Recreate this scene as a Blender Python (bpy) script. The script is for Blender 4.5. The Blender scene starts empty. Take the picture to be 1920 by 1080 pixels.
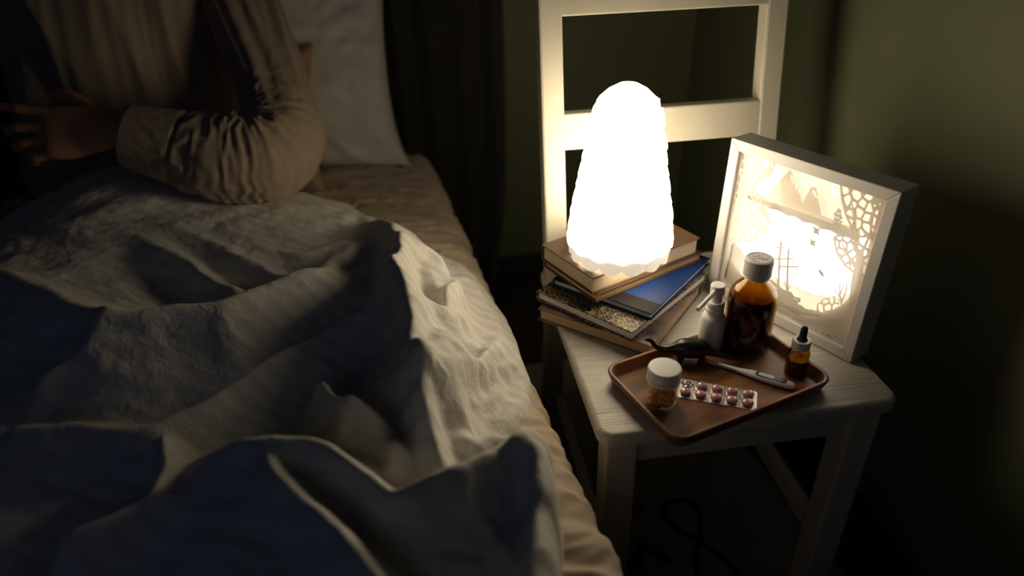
import bpy, bmesh, math, random
import numpy as np
from mathutils import Vector, Matrix
sc = bpy.context.scene
col = sc.collection
random.seed(4)
R = math.radians

# ------------------------------------------------------------------ camera
cam_d = bpy.data.cameras.new('camera'); cam = bpy.data.objects.new('camera', cam_d); col.objects.link(cam)
_yaw, _pitch, _roll, _f = .128, .552, -.032, 1318.0
fw = Vector((math.sin(_yaw)*math.cos(_pitch), math.cos(_yaw)*math.cos(_pitch), -math.sin(_pitch)))
r0 = Vector((math.cos(_yaw), -math.sin(_yaw), 0)); u0 = r0.cross(fw)
rr = r0*math.cos(_roll)+u0*math.sin(_roll); uu = -r0*math.sin(_roll)+u0*math.cos(_roll)
M = Matrix(((rr.x, uu.x, -fw.x, -.394), (rr.y, uu.y, -fw.y, -.825), (rr.z, uu.z, -fw.z, 1.079), (0, 0, 0, 1)))
cam.matrix_world = M
cam_d.sensor_width = 36; cam_d.lens = _f/1920*36; cam_d.clip_start = .01
cam_d.dof.use_dof = True; cam_d.dof.focus_distance = 1.0; cam_d.dof.aperture_fstop = 1.6
sc.camera = cam
# ------------------------------------------------------------------ world, light, exposure
sc.view_settings.view_transform = 'Standard'; sc.view_settings.look = 'None'
sc.view_settings.exposure = 0.0; sc.view_settings.gamma = 1; sc.view_settings.use_curve_mapping = False
w = bpy.data.worlds.new('night'); sc.world = w; w.use_nodes = True
w.node_tree.nodes['Background'].inputs[0].default_value = (.35, .5, 1, 1)
w.node_tree.nodes['Background'].inputs[1].default_value = .0035
def area(name, loc, target, size, power, color):
    l = bpy.data.lights.new(name, 'AREA'); l.energy = power; l.color = color; l.size = size
    o = bpy.data.objects.new(name, l); col.objects.link(o); o.location = loc
    o.rotation_euler = (Vector(target)-Vector(loc)).to_track_quat('-Z', 'Y').to_euler(); return o
area('window_light', (-1.15, -2.1, 1.65), (-.4, -.2, .5), .8, .62, (.44, .56, 1))

LAMP_E = 8.5
BOX_E = 2.3

# ------------------------------------------------------------------ helpers
def tag(o, label=None, cat=None, group=None, kind=None):
    if label: o['label'] = label
    if cat: o['category'] = cat
    if group: o['group'] = group
    if kind: o['kind'] = kind
    return o
def empty(name, loc, rz=0, label=None, cat=None, group=None):
    o = bpy.data.objects.new(name, None); o.location = loc; o.rotation_euler = (0, 0, rz); o.empty_display_size = .05
    col.objects.link(o); return tag(o, label, cat, group)
def mk(name, V, F, m, parent=None, loc=(0, 0, 0), rot=(0, 0, 0), smooth=False, bevel=0, seg=2):
    me = bpy.data.meshes.new(name); me.from_pydata([tuple(map(float, v)) for v in V], [], F); me.update()
    bm = bmesh.new(); bm.from_mesh(me); bmesh.ops.recalc_face_normals(bm, faces=bm.faces); bm.to_mesh(me); bm.free()
    o = bpy.data.objects.new(name, me); col.objects.link(o); o.location = loc; o.rotation_euler = rot
    if m: me.materials.append(m)
    if parent: o.parent = parent
    if smooth: me.polygons.foreach_set('use_smooth', [True]*len(me.polygons))
    if bevel:
        b = o.modifiers.new('bevel', 'BEVEL'); b.width = bevel; b.segments = seg; b.limit_method = 'ANGLE'; b.angle_limit = R(35)
        b.harden_normals = False
    return o
def box(x0, x1, y0, y1, z0, z1):
    V = [(x, y, z) for z in (z0, z1) for y in (y0, y1) for x in (x0, x1)]
    return V, [(0, 2, 3, 1), (4, 5, 7, 6), (0, 1, 5, 4), (2, 6, 7, 3), (0, 4, 6, 2), (1, 3, 7, 5)]
def merge(*parts):
    V, F = [], []
    for v, f in parts:
        n = len(V); V += list(v); F += [tuple(i+n for i in q) for q in f]
    return V, F
def lathe(prof, n=48, closed_ends=True):
    V, F = [], []
    for r, z in prof:
        for i in range(n):
            a = 2*math.pi*i/n; V.append((r*math.cos(a), r*math.sin(a), z))
    for k in range(len(prof)-1):
        for i in range(n):
            j = (i+1) % n; F.append((k*n+i, k*n+j, (k+1)*n+j, (k+1)*n+i))
    if closed_ends:
        F.append(tuple(range(n))[::-1]); F.append(tuple((len(prof)-1)*n+i for i in range(n)))
    return V, F
def loft(rings, cap=True):
    n = len(rings[0]); V = [p for r in rings for p in r]; F = []
    for k in range(len(rings)-1):
        for i in range(n):
            j = (i+1) % n; F.append((k*n+i, k*n+j, (k+1)*n+j, (k+1)*n+i))
    if cap: F.append(tuple(range(n))[::-1]); F.append(tuple((len(rings)-1)*n+i for i in range(n)))
    return V, F
def tube(pts, rads, n=12):
    pts = [Vector(p) for p in pts]; rings = []; up = Vector((.13, .31, .94))
    for i, p in enumerate(pts):
        t = (pts[min(i+1, len(pts)-1)]-pts[max(i-1, 0)]).normalized()
        a = t.cross(up).normalized() if i == 0 else (a-t*a.dot(t)).normalized()
        b = t.cross(a); r = rads[i] if hasattr(rads, '__len__') else rads
        rings.append([tuple(p+(a*math.cos(q)+b*math.sin(q))*r) for q in [2*math.pi*k/n for k in range(n)]])
    return loft(rings)
def rrect(w, h, r, n=8):
    P = []
    for cx, cy, a0 in ((w/2-r, h/2-r, 0), (-w/2+r, h/2-r, 90), (-w/2+r, -h/2+r, 180), (w/2-r, -h/2+r, 270)):
        for i in range(n+1):
            a = R(a0+90*i/n); P.append((cx+r*math.cos(a), cy+r*math.sin(a)))
    return P
def prism(P, z0, z1):
    n = len(P); V = [(x, y, z0) for x, y in P]+[(x, y, z1) for x, y in P]
    return V, [tuple(range(n))[::-1], tuple(range(n, 2*n))]+[(i, (i+1) % n, n+(i+1) % n, n+i) for i in range(n)]
def gridmesh(X, Y, Z, keep=None):
    ny, nx = X.shape; V = np.stack([X, Y, Z], -1).reshape(-1, 3)
    i = (np.arange(ny-1)[:, None]*nx+np.arange(nx-1)[None, :])
    if keep is not None:
        k = keep[:-1, :-1] | keep[1:, :-1] | keep[:-1, 1:] | keep[1:, 1:]; i = i[k]
    i = i.reshape(-1); Fq = np.stack([i, i+1, i+nx+1, i+nx], 1)
    used = np.unique(Fq); mp = -np.ones(len(V), int); mp[used] = np.arange(len(used))
    return V[used], mp[Fq].tolist()
# noise
_rs = np.random.RandomState(7); _G = _rs.rand(256, 256)*2*np.pi
def noise(x, y):
    xi = np.floor(x).astype(int); yi = np.floor(y).astype(int); xf = x-xi; yf = y-yi
    def g(i, j):
        a = _G[(xi+i) % 256, (yi+j) % 256]; return np.cos(a)*(xf-i)+np.sin(a)*(yf-j)
    u = xf**3*(xf*(xf*6-15)+10); v = yf**3*(yf*(yf*6-15)+10)
    return (g(0, 0)*(1-u)+g(1, 0)*u)*(1-v)+(g(0, 1)*(1-u)+g(1, 1)*u)*v
def fbm(x, y, o=3):
    s = 0; a = 1
    for k in range(o): s = s+a*noise(x*2**k+13*k, y*2**k+7*k); a *= .5
    return s
def ss(a, b, x):
    t = np.clip((x-a)/(b-a), 0, 1); return t*t*(3-2*t)

# ------------------------------------------------------------------ materials
MATS = {}
def mat(name, color, rough=.5, metal=0, trans=0, ior=1.45, sheen=0, var=0, vscale=20, vstretch=(1, 1, 1), color2=None,
        bump=0, bscale=60, bstretch=(1, 1, 1), spec=None, coat=0, sss=0):
    m = bpy.data.materials.new(name); m.use_nodes = True; N = m.node_tree.nodes; L = m.node_tree.links; b = N['Principled BSDF']
    b.inputs['Base Color'].default_value = (*color, 1); b.inputs['Roughness'].default_value = rough
    b.inputs['Metallic'].default_value = metal; b.inputs['Transmission Weight'].default_value = trans; b.inputs['IOR'].default_value = ior
    b.inputs['Sheen Weight'].default_value = sheen; b.inputs['Coat Weight'].default_value = coat
    if sss: b.inputs['Subsurface Weight'].default_value = sss; b.inputs['Subsurface Scale'].default_value = .01
    if spec is not None: b.inputs['Specular IOR Level'].default_value = spec
    tc = N.new('ShaderNodeTexCoord')
    def nz(scale, stretch, detail=4):
        mp = N.new('ShaderNodeMapping'); mp.inputs['Scale'].default_value = stretch; L.new(tc.outputs['Object'], mp.inputs[0])
        n = N.new('ShaderNodeTexNoise'); n.inputs['Scale'].default_value = scale; n.inputs['Detail'].default_value = detail
        L.new(mp.outputs[0], n.inputs['Vector']); return n
    if var or color2:
        n = nz(vscale, vstretch); r = N.new('ShaderNodeValToRGB'); r.color_ramp.elements[0].position = .35; r.color_ramp.elements[1].position = .65
        c2 = color2 or tuple(max(0, c*(1-var)) for c in color)
        r.color_ramp.elements[0].color = (*c2, 1); r.color_ramp.elements[1].color = (*color, 1)
        L.new(n.outputs['Fac'], r.inputs[0]); L.new(r.outputs[0], b.inputs['Base Color'])
    if bump:
        n = nz(bscale, bstretch, 6); bp = N.new('ShaderNodeBump'); bp.inputs['Strength'].default_value = bump; bp.inputs['Distance'].default_value = .002
        L.new(n.outputs['Fac'], bp.inputs['Height']); L.new(bp.outputs[0], b.inputs['Normal'])
    MATS[name] = m; return m
def emis(name, color, strength):
    m = bpy.data.materials.new(name); m.use_nodes = True; b = m.node_tree.nodes['Principled BSDF']
    b.inputs['Base Color'].default_value = (.8, .8, .8, 1); b.inputs['Roughness'].default_value = .5
    b.inputs['Emission Color'].default_value = (*color, 1); b.inputs['Emission Strength'].default_value = strength; return m
wall_m = mat('green_wall_paint', (.15, .165, .088), .65, bump=.15, bscale=90, var=.08, vscale=3)
floor_m = mat('floor_wood', (.05, .035, .025), .5, var=.4, vscale=8, vstretch=(1, 8, 1))
paint_m = mat('white_paint_over_wood', (.62, .58, .48), .42, var=.07, vscale=14, vstretch=(2, 2, .25), bump=.2, bscale=60, bstretch=(1, 1, .08))
seat_m = mat('white_painted_seat_wood', (.64, .60, .52), .33, var=.12, vscale=30, vstretch=(.35, 4, 1), bump=.75, bscale=55, bstretch=(.35, 5, 1))
trim_m = mat('dark_trim_paint', (.03, .03, .028), .5)
frame_m = mat('white_frame_lacquer', (.64, .62, .60), .4)
cotton_m = None
sheet_m = mat('beige_sheet_cotton', (.62, .50, .37), .85, sheen=.2, bump=.3, bscale=900)
pillow_m = mat('white_pillowcase_cotton', (.78, .76, .72), .85, sheen=.2, bump=.3, bscale=700)
tan_m = mat('tan_cushion_cotton', (.42, .29, .17), .9, sheen=.2, bump=.3, bscale=700)
curtain_m = mat('dark_curtain_cloth', (.038, .036, .026), .9, sheen=.1, bump=.2, bscale=500)
sweater_m = mat('brown_heather_jersey', (.42, .33, .235), .95, sheen=.25, color2=(.33, .255, .18), vscale=700, bump=.6, bscale=800)
skin_m = mat('skin', (.66, .32, .17), .5, sss=.08, bump=.15, bscale=300)
hair_m = mat('dark_hair', (.02, .012, .008), .5, bump=.5, bscale=200, bstretch=(1, 1, .1))
walnut_m = mat('acacia_tray_wood', (.29, .125, .05), .36, color2=(.085, .034, .015), vscale=13, vstretch=(1, 2.6, 2), bump=.15, bscale=60, bstretch=(.5, 6, 1))

# ------------------------------------------------------------------ setting
def struct(o): o['kind'] = 'structure'; return o
WX, WY = .338, .99
struct(mk('floor', *box(-2.6, WX+.1, -2.2, WY+.1, -.05, 0), floor_m))
struct(mk('wall_back', *box(-2.6, WX+.1, WY, WY+.1, 0, 2.6), wall_m))
struct(mk('wall_right', *box(WX, WX+.1, -2.2, WY, 0, 2.6), wall_m))
struct(mk('baseboard_back', *box(-2.6, WX-.012, WY-.012, WY, 0, .07), trim_m, bevel=.003))
struct(mk('baseboard_right', *box(WX-.012, WX, -2.2, WY, 0, .07), trim_m, bevel=.003))

# ------------------------------------------------------------------ bed
BO = np.array([-.210, -.45]); BU = np.array([-.1266, .99195]); BN = np.array([-.99195, -.1266])
BZ = .44
def bed_dv(x, y): return (x-BO[0])*BN[0]+(y-BO[1])*BN[1], (x-BO[0])*BU[0]+(y-BO[1])*BU[1]
def bed_top(d): # mattress top height as a function of the distance from its long edge
    r = .055; q = np.clip(r-d, 0, r); return BZ-r+np.sqrt(np.maximum(r*r-q*q, 0))
bed = empty('bed', (-.85, .1, 0), 0, 'bed along the wall made up with a wrinkled beige fitted sheet', 'bed')
def bl(V): return [(v[0]+.85, v[1]-.1, v[2]) for v in V]
nv = 620; vs = np.linspace(-.72, 1.345, nv)
sec = []   # section (d, z, nd, nz)
for z in np.linspace(.22, BZ-.055, 26): sec.append((0, z, -1, 0))
for a in np.linspace(0, 90, 16)[1:]: sec.append((.055-.055*math.cos(R(a)), BZ-.055+.055*math.sin(R(a)), -math.cos(R(a)), math.sin(R(a))))
for d in list(np.linspace(.06, .55, 150))+list(np.linspace(.56, 1.17, 40)): sec.append((d, BZ, 0, 1))
for a in np.linspace(0, 90, 8)[1:]: sec.append((1.17+.055*math.sin(R(a)), BZ-.055+.055*math.cos(R(a)), math.sin(R(a)), math.cos(R(a))))
sec.append((1.225, .22, 1, 0))
sec = np.array(sec); arc = np.concatenate([[0], np.cumsum(np.hypot(np.diff(sec[:, 0]), np.diff(sec[:, 1])))])
S, Vv = np.meshgrid(arc, vs)
w1 = fbm(S*5, Vv*4)*.05
ang = .35+1.2*ss(.3, -.3, Vv)*0
q1 = noise((Vv+w1-S*.35)*26, S*3.0+4)
q2 = noise((Vv+w1*1.4+S*.25)*52+9, S*5.0)
q3 = noise((Vv-w1*.8)*95+3, S*9)
disp = .0052*(1-np.abs(q1)*2.6)+.0026*(1-np.abs(q2)*2.4)+.001*q3
disp = disp*(.35+.65*ss(.0, .22, S))*(1+1.1*ss(.7, .95, Vv)) + .004*fbm(S*7, Vv*5, 2)
D = sec[:, 0][None, :]+disp*sec[:, 2][None, :]; Zm = sec[:, 1][None, :]+disp*sec[:, 3][None, :]
Xm = BO[0]+BN[0]*D+BU[0]*Vv; Ym = BO[1]+BN[1]*D+BU[1]*Vv
V, F = gridmesh(Xm, Ym, Zm)
mk('mattress', bl(V), F, sheet_m, bed, smooth=True)
P4 = [tuple(BO+BN*d+BU*v) for d, v in ((.02, -.7), (.02, 1.33), (1.2, 1.33), (1.2, -.7))]
mk('bed_base', bl(prism(P4, .10, .23)[0]), prism(P4, .10, .23)[1], mat('dark_bed_wood', (.03, .025, .02), .6), bed, bevel=.006)
for d, v in ((.06, -.64), (.06, 1.27), (1.14, -.64), (1.14, 1.27)):
    c = BO+BN*d+BU*v
    mk('leg', bl(box(c[0]-.025, c[0]+.025, c[1]-.025, c[1]+.025, 0, .105)[0]), box(0, 1, 0, 1, 0, 1)[1], MATS['dark_bed_wood'], bed, bevel=.004)

# ------------------------------------------------------------------ duvet
OUT = [(-1.0, .62), (-.80, .625), (-.686, .617), (-.615, .566), (-.569, .544), (-.503, .525), (-.454, .469), (-.40, .365), (-.345, .301), (-.313, .246),
       (-.285, .134), (-.268, .054), (-.270, -.039), (-.283, -.112), (-.306, -.157), (-.326, -.187), (-.294, -.200), (-.277, -.237), (-.285, -.308),
       (-.297, -.387), (-.30, -.60), (-.29, -.95), (-1.32, -1.10), (-1.42, .30), (-1.2, .55)]
# crest lines of the folds: (x, y, crest height), width on the left, width on the right, sharpness
RID = [
 ([(-.548, .451, .50), (-.491, .352, .53), (-.436, .173, .592), (-.434, .097, .612), (-.442, .036, .618), (-.429, -.035, .620), (-.417, -.098, .616), (-.409, -.165, .605), (-.414, -.189, .585)], .050, .042, 1.2),
 ([(-1.157, .182, .62), (-.984, .111, .615), (-.802, -.025, .61), (-.682, .004, .60), (-.557, .105, .575), (-.52, .215, .55)], .07, .07, 1.4),
 ([(-.461, -.143, .56), (-.431, -.156, .578), (-.397, -.154, .58), (-.37, -.176, .573), (-.354, -.194, .553), (-.347, -.209, .53), (-.345, -.228, .51)], .020, .024, 1.4),
 ([(-.65, -.25, .565), (-.623, -.28, .592), (-.607, -.282, .602), (-.572, -.28, .602), (-.538, -.283, .602), (-.504, -.301, .597), (-.473, -.319, .582), (-.448, -.336, .56)], .030, .034, 1.2),
 ([(-.57, -.301, .597), (-.547, -.328, .592), (-.524, -.354, .587), (-.501, -.386, .582), (-.462, -.438, .572), (-.42, -.52, .56)], .026, .040, 1.2),
 ([(-.474, -.352, .555), (-.432, -.343, .580), (-.388, -.330, .590), (-.335, -.300, .578), (-.305, -.275, .550), (-.290, -.255, .52)], .040, .034, 1.2),
 ([(-.41, -.21, .55), (-.404, -.269, .555), (-.41, -.306, .555)], .014, .014, 1.4),
 ([(-.317, .175, .50), (-.357, .09, .53), (-.385, .018, .548), (-.41, -.072, .565)], .018, .016, 1.4),
 ([(-.298, -.033, .50), (-.337, -.091, .532), (-.366, -.112, .55), (-.377, -.081, .55)], .016, .016, 1.4),
 ([(-.332, .206, .512), (-.369, .159, .532), (-.394, .064, .545)], .018, .018, 1.4),
 ([(-.813, .312, .560), (-.712, .213, .567), (-.637, .137, .563), (-.589, .105, .555)], .026, .032, 1.3),
 ([(-.867, .273, .573), (-.777, .189, .578), (-.734, .131, .574), (-.681, .083, .568)], .026, .032, 1.3),
 ([(-.80, -.014, .603), (-.825, -.054, .588), (-.882, -.078, .572)], .02, .02, 1.3),
 ([(-.871, -.167, .565), (-.799, -.171, .562), (-.726, -.186, .556), (-.661, -.128, .55), (-.574, -.037, .55), (-.479, .011, .56)], .035, .045, 1.2),
 ([(-.704, -.21, .578), (-.684, -.248, .573), (-.685, -.288, .567)], .014, .014, 1.4),
 ([(-.761, -.332, .572), (-.71, -.315, .572), (-.664, -.291, .567)], .02, .02, 1.3),
 ([(-.538, -.144, .568), (-.509, -.195, .573), (-.474, -.213, .568), (-.452, -.252, .555)], .016, .02, 1.3),
 ([(-.305, -.275, .548), (-.303, -.31, .556), (-.312, -.36, .558), (-.320, -.42, .553), (-.325, -.52, .545)], .024, .022, 1.5),
 ([(-.635, .46, .53), (-.549, .375, .53), (-.526, .284, .53)], .03, .03, 1.3),
]
# smaller folds (+) and creases (-) relative to the cloth around them
REL = [
 ([(-0.427, 0.151), (-0.371, 0.145), (-0.328, 0.156)], 0.012, 0.016),
 ([(-0.418, 0.113), (-0.412, 0.065), (-0.402, 0.036), (-0.39, -0.002), (-0.401, -0.084), (-0.408, -0.128)], -0.024, 0.014),
 ([(-0.408, 0.032), (-0.396, 0.003), (-0.388, -0.018)], 0.01, 0.008),
 ([(-0.352, 0.112), (-0.373, 0.041), (-0.391, -0.019), (-0.409, -0.063)], 0.016, 0.011),
 ([(-0.38, -0.009), (-0.341, 0.007), (-0.299, 0.001)], 0.014, 0.011),
 ([(-0.374, -0.039), (-0.35, -0.054), (-0.355, -0.102)], -0.016, 0.013),
 ([(-0.384, -0.163), (-0.367, -0.124), (-0.339, -0.064), (-0.302, 0.015)], 0.015, 0.01),
 ([(-0.319, -0.057), (-0.331, -0.124), (-0.331, -0.175)], -0.012, 0.012),
 ([(-0.311, -0.098), (-0.345, -0.135)], 0.01, 0.008),
 ([(-0.403, -0.18), (-0.393, -0.21), (-0.389, -0.255)], -0.022, 0.013),
 ([(-0.371, -0.176), (-0.368, -0.215), (-0.367, -0.256)], 0.01, 0.008),
 ([(-0.367, -0.2), (-0.374, -0.243), (-0.375, -0.279)], -0.016, 0.011),
 ([(-0.448, -0.154), (-0.451, -0.211), (-0.474, -0.242)], -0.014, 0.016),
 ([(-0.483, -0.138), (-0.498, -0.203), (-0.531, -0.229)], 0.01, 0.014),
 ([(-0.473, -0.283), (-0.431, -0.287), (-0.393, -0.302)], -0.02, 0.016),
 ([(-0.542, -0.306), (-0.499, -0.334), (-0.47, -0.369)], -0.02, 0.016),
 ([(-0.517, 0.068), (-0.579, -0.003), (-0.656, -0.074)], -0.012, 0.02),
 ([(-0.545, -0.071), (-0.527, -0.13), (-0.536, -0.178)], 0.01, 0.013),
 ([(-0.382, -0.349), (-0.359, -0.37), (-0.344, -0.409)], 0.01, 0.014),
 ([(-0.344, -0.298), (-0.327, -0.335), (-0.323, -0.374)], -0.01, 0.012),
 ([(-0.537, 0.247), (-0.599, 0.21), (-0.668, 0.233)], 0.006, 0.014),
 ([(-0.493, 0.218), (-0.516, 0.168), (-0.536, 0.112)], -0.012, 0.014),
 ([(-0.444, 0.037), (-0.478, 0.003), (-0.519, -0.052)], 0.008, 0.018),
]
def base_h(x, y):  # loft of the duvet over the sleeper's lap and legs
    g = lambda cx, cy, sx, sy, a, th=0: a*np.exp(-((((x-cx)*math.cos(th)+(y-cy)*math.sin(th))/sx)**2+((-(x-cx)*math.sin(th)+(y-cy)*math.cos(th))/sy)**2))
    return .050+g(-.94, .50, .24, .20, .105)+g(-.98, .22, .28, .20, .06)+g(-1.05, -.1, .2, .2, .02)+g(-.64, .34, .13, .18, .040)+g(-.44, -.02, .06, .22, .022)+g(-.58, -.30, .12, .10, .045)+g(-1.0, -.45, .2, .3, .02)+.0*x
def ridge_add(x, y, H):
    out = H.copy()
    wx = x+.010*fbm(x*14, y*14, 3); wy = y+.010*fbm(x*14+31, y*14+17, 3)
    for pts, wl, wr, pw in RID:
        best = np.full(x.shape, 1e9); hb = np.zeros(x.shape); sb = np.zeros(x.shape)
        P = np.array(pts); L = np.concatenate([[0], np.cumsum(np.hypot(*(np.diff(P[:, :2], axis=0).T)))])
        for k in range(len(P)-1):
            a, b = P[k], P[k+1]; ab = b[:2]-a[:2]; l2 = ab@ab
            t = np.clip(((wx-a[0])*ab[0]+(wy-a[1])*ab[1])/l2, 0, 1)
            dx = wx-(a[0]+t*ab[0]); dy = wy-(a[1]+t*ab[1]); d = np.hypot(dx, dy); m = d < best
            best = np.where(m, d, best); hb = np.where(m, a[2]+t*(b[2]-a[2])-BZ, hb)
            sb = np.where(m, np.sign(ab[0]*dy-ab[1]*dx), sb)
        W = np.where(sb > 0, wl, wr)
        prof = np.exp(-(best/W)**pw)
        gain = np.maximum(hb-H, .004)
        out = np.maximum(out, H+gain*prof)+.15*np.minimum(out-H, gain*prof)
    return out
def rel_add(x, y):
    o_ = np.zeros(x.shape); wx = x+.006*fbm(x*22, y*22, 2); wy = y+.006*fbm(x*22+31, y*22+17, 2)
    for pts, am, wd in REL:
        P = np.array(pts); best = np.full(x.shape, 1e9); tb = np.zeros(x.shape); n_ = len(P)-1
        for k in range(n_):
            a, ab = P[k], P[k+1]-P[k]; t = np.clip(((wx-a[0])*ab[0]+(wy-a[1])*ab[1])/(ab@ab), 0, 1); d = np.hypot(wx-a[0]-t*ab[0], wy-a[1]-t*ab[1])
            m = d < best; best = np.where(m, d, best); tb = np.where(m, (k+t)/n_, tb)
        o_ += am*1.7*np.exp(-(best/wd)**1.5)*(.35+.65*np.sin(np.pi*np.clip(tb, .06, .94)))
    return o_
def sdf_poly(x, y, P):
    d = np.full(x.shape, 1e9); ins = np.zeros(x.shape, bool); n = len(P)
    for i in range(n):
        a = np.array(P[i]); b = np.array(P[(i+1) % n]); ab = b-a
        t = np.clip(((x-a[0])*ab[0]+(y-a[1])*ab[1])/(ab@ab), 0, 1)
        d = np.minimum(d, np.hypot(x-a[0]-t*ab[0], y-a[1]-t*ab[1]))
        c = ((a[1] > y) != (b[1] > y)) & (x < (b[0]-a[0])*(y-a[1])/(b[1]-a[1]+1e-12)+a[0]); ins ^= c
    return np.where(ins, d, -d)
DG = .0052
gx = np.arange(-1.22, -.255, DG); gy = np.arange(-.60, .70, DG)
X, Y = np.meshgrid(gx, gy)
def smooth2(A, k):
    for _ in range(k):
        A = np.pad(A, 1, mode='edge'); A = (A[:-2, 1:-1]+A[2:, 1:-1]+A[1:-1, :-2]+A[1:-1, 2:]+4*A[1:-1, 1:-1])/8
    return A
ox = X+.008*fbm(X*16, Y*16, 2); oy = Y+.008*fbm(X*16+50, Y*16+5, 2)
s = sdf_poly(ox, oy, OUT)
H = smooth2(ridge_add(X, Y, base_h(X, Y)), 5)+smooth2(rel_add(X, Y), 1)
near_ = ss(-.19, -.25, Y)*ss(-.60, -.45, X); rim = .050-.022*near_
env = np.sqrt(np.clip(1-(1-np.clip(s/rim, 0, 1))**2, 0, 1)); flat = .3+.7*ss(0, .10, s); flat = flat+(1-flat)*near_
dB, vB = bed_dv(X, Y)
BT = bed_top(np.maximum(dB, 0))
Z0 = BT+H*env*flat
def cloth_relax(P, floor, ex, ey, iters, kb=.25, grav=1.2e-5, pin=.010, pinz=.004):
    """let a grid of cloth with spare length buckle into wrinkles over the padding below it"""
    P0 = P.copy(); prev = P.copy()
    sets = []
    def add(di, dj, k, ext, comp=1.0):
        ny, nx = P0.shape[:2]
        for ph in (0, 1):
            # colour the springs so no vertex is moved twice in one pass
            I, J = np.meshgrid(np.arange(ny), np.arange(nx), indexing='ij'); key = (I//abs(di) if di else J//abs(dj)) % 2 == ph
            ok = key & (I+di < ny) & (J+dj < nx) & (J+dj >= 0)
            ia = (I*nx+J)[ok]; ib = ((I+di)*nx+J+dj)[ok]
            L0 = np.linalg.norm(P0.reshape(-1, 3)[ia]-P0.reshape(-1, 3)[ib], axis=1)*(1+ext.reshape(-1)[ia])
            sets.append((ia, ib, L0, k, comp))
    add(0, 1, .9, ex); add(1, 0, .9, ey); add(1, 1, .5, (ex+ey)/2); add(1, -1, .5, (ex+ey)/2)
    add(0, 2, kb, ex*.75); add(2, 0, kb, ey*.75); add(0, 5, kb*.35, ex*.0-.01, .6); add(5, 0, kb*.35, ey*.0-.01, .6)
    Q = P.reshape(-1, 3).copy(); Qp = Q.copy(); Q0 = P0.reshape(-1, 3); fl = floor.reshape(-1)
    for it in range(iters):
        v = (Q-Qp)*.90; Qp = Q.copy(); Q = Q+v; Q[:, 2] -= grav
        for _ in range(2):
            for ia, ib, L0, k, comp in sets:
                d = Q[ib]-Q[ia]; l = np.sqrt((d*d).sum(1))+1e-9; c = (l-L0)/l*.5*k
                c = np.where(c < 0, c*comp, c)[:, None]*d
                Q[ia] += c; Q[ib] -= c
        Q[:, :2] += (Q0[:, :2]-Q[:, :2])*pin; Q[:, 2] += (Q0[:, 2]-Q[:, 2])*pinz
        Q[:, 2] = np.maximum(Q[:, 2], fl)
    return Q.reshape(P.shape)
def bil(A, k):  # coarse-to-fine interpolation by repeated smoothing
    B = np.repeat(np.repeat(A, k, 0), k, 1); return smooth2(B, 7*k)
CK = 3
def relax_level(P, X, Y, s, BT, Z0, ext, depth, iters, nz, kb, pin, pinz):
    calm = ss(-.01, .05, s)
    Pn = P.copy(); Pn[..., 2] += nz*calm
    return cloth_relax(Pn, np.maximum(BT+.003, Z0-depth), ext[0]*calm, ext[1]*calm, iters, kb=kb, pin=pin, pinz=pinz)
sub = lambda A: A[CK//2::CK, CK//2::CK]
Xc, Yc, sc_, BTc, Zc = map(sub, (X, Y, s, BT, smooth2(Z0, 2)))
r_zone = np.exp(-((Xc+.37)/.10)**2)*ss(.42, .2, Yc)
low = ss(.02, -.15, Yc)*ss(-.75, -.55, Xc)
lap = ss(.0, .2, Yc)*ss(-.5, -.62, Xc)
EXc = .010+.085*r_zone+.045*low+.010*lap; EYc = .008+.080*r_zone+.040*low+.022*lap
nzc = .006*fbm(Xc*11+5, Yc*9, 2)+.003*noise(Xc*24, Yc*20)
Pc0 = np.stack([Xc, Yc, Zc], -1)
Pcc = relax_level(Pc0, Xc, Yc, sc_, BTc, Zc, (EXc, EYc), .022, 260, nzc, .55, .006, .003)
dlt = Pcc-Pc0
up = np.stack([bil(dlt[..., k], CK) for k in range(3)], -1)
full = np.zeros(X.shape+(3,)); hh, ww = min(full.shape[0], up.shape[0]), min(full.shape[1], up.shape[1]); full[:hh, :ww] = up[:hh, :ww]
P1 = np.stack([X, Y, Z0], -1)+full*ss(-.01, .02, s)[..., None]
r_f = np.exp(-((X+.35)/.09)**2)*ss(.40, .2, Y)
EXf = .003+.030*r_f+.010*ss(.1, .5, fbm(X*5+20, Y*5, 2)); EYf = .003+.030*r_f+.010*ss(.1, .5, fbm(X*5, Y*5+33, 2))
P2 = cloth_relax(P1+np.stack([0*X, 0*X, .0010*fbm(X*45, Y*40, 2)], -1), np.maximum(BT+.003, P1[..., 2]-.006), EXf*ss(0, .02, s), EYf*ss(0, .02, s), 50, kb=.45, pin=.02, pinz=.01)
Pc = P2
hem = .0030*np.exp(-((s-.024)/.004)**2)
Pc[..., 2] -= hem
out_ = s < 0
Pc[..., 0] = np.where(out_, X, Pc[..., 0]); Pc[..., 1] = np.where(out_, Y, Pc[..., 1]); Pc[..., 2] = np.where(out_, BT-.010, Pc[..., 2])
V, F = gridmesh(Pc[..., 0], Pc[..., 1], Pc[..., 2], s > -.002)
cotton = bpy.data.materials.new('white_satin_stripe_cotton'); cotton.use_nodes = True; N = cotton.node_tree.nodes; L = cotton.node_tree.links; b = N['Principled BSDF']
tc = N.new('ShaderNodeTexCoord'); mp = N.new('ShaderNodeMapping'); mp.inputs['Rotation'].default_value = (0, 0, R(24)); L.new(tc.outputs['Object'], mp.inputs[0])
wv = N.new('ShaderNodeTexWave'); wv.bands_direction = 'Y'; wv.inputs['Scale'].default_value = 13; wv.inputs['Distortion'].default_value = .35; wv.inputs['Detail Scale'].default_value = .6
L.new(mp.outputs[0], wv.inputs['Vector'])
rp = N.new('ShaderNodeValToRGB'); rp.color_ramp.elements[0].position = .46; rp.color_ramp.elements[1].position = .54
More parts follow.
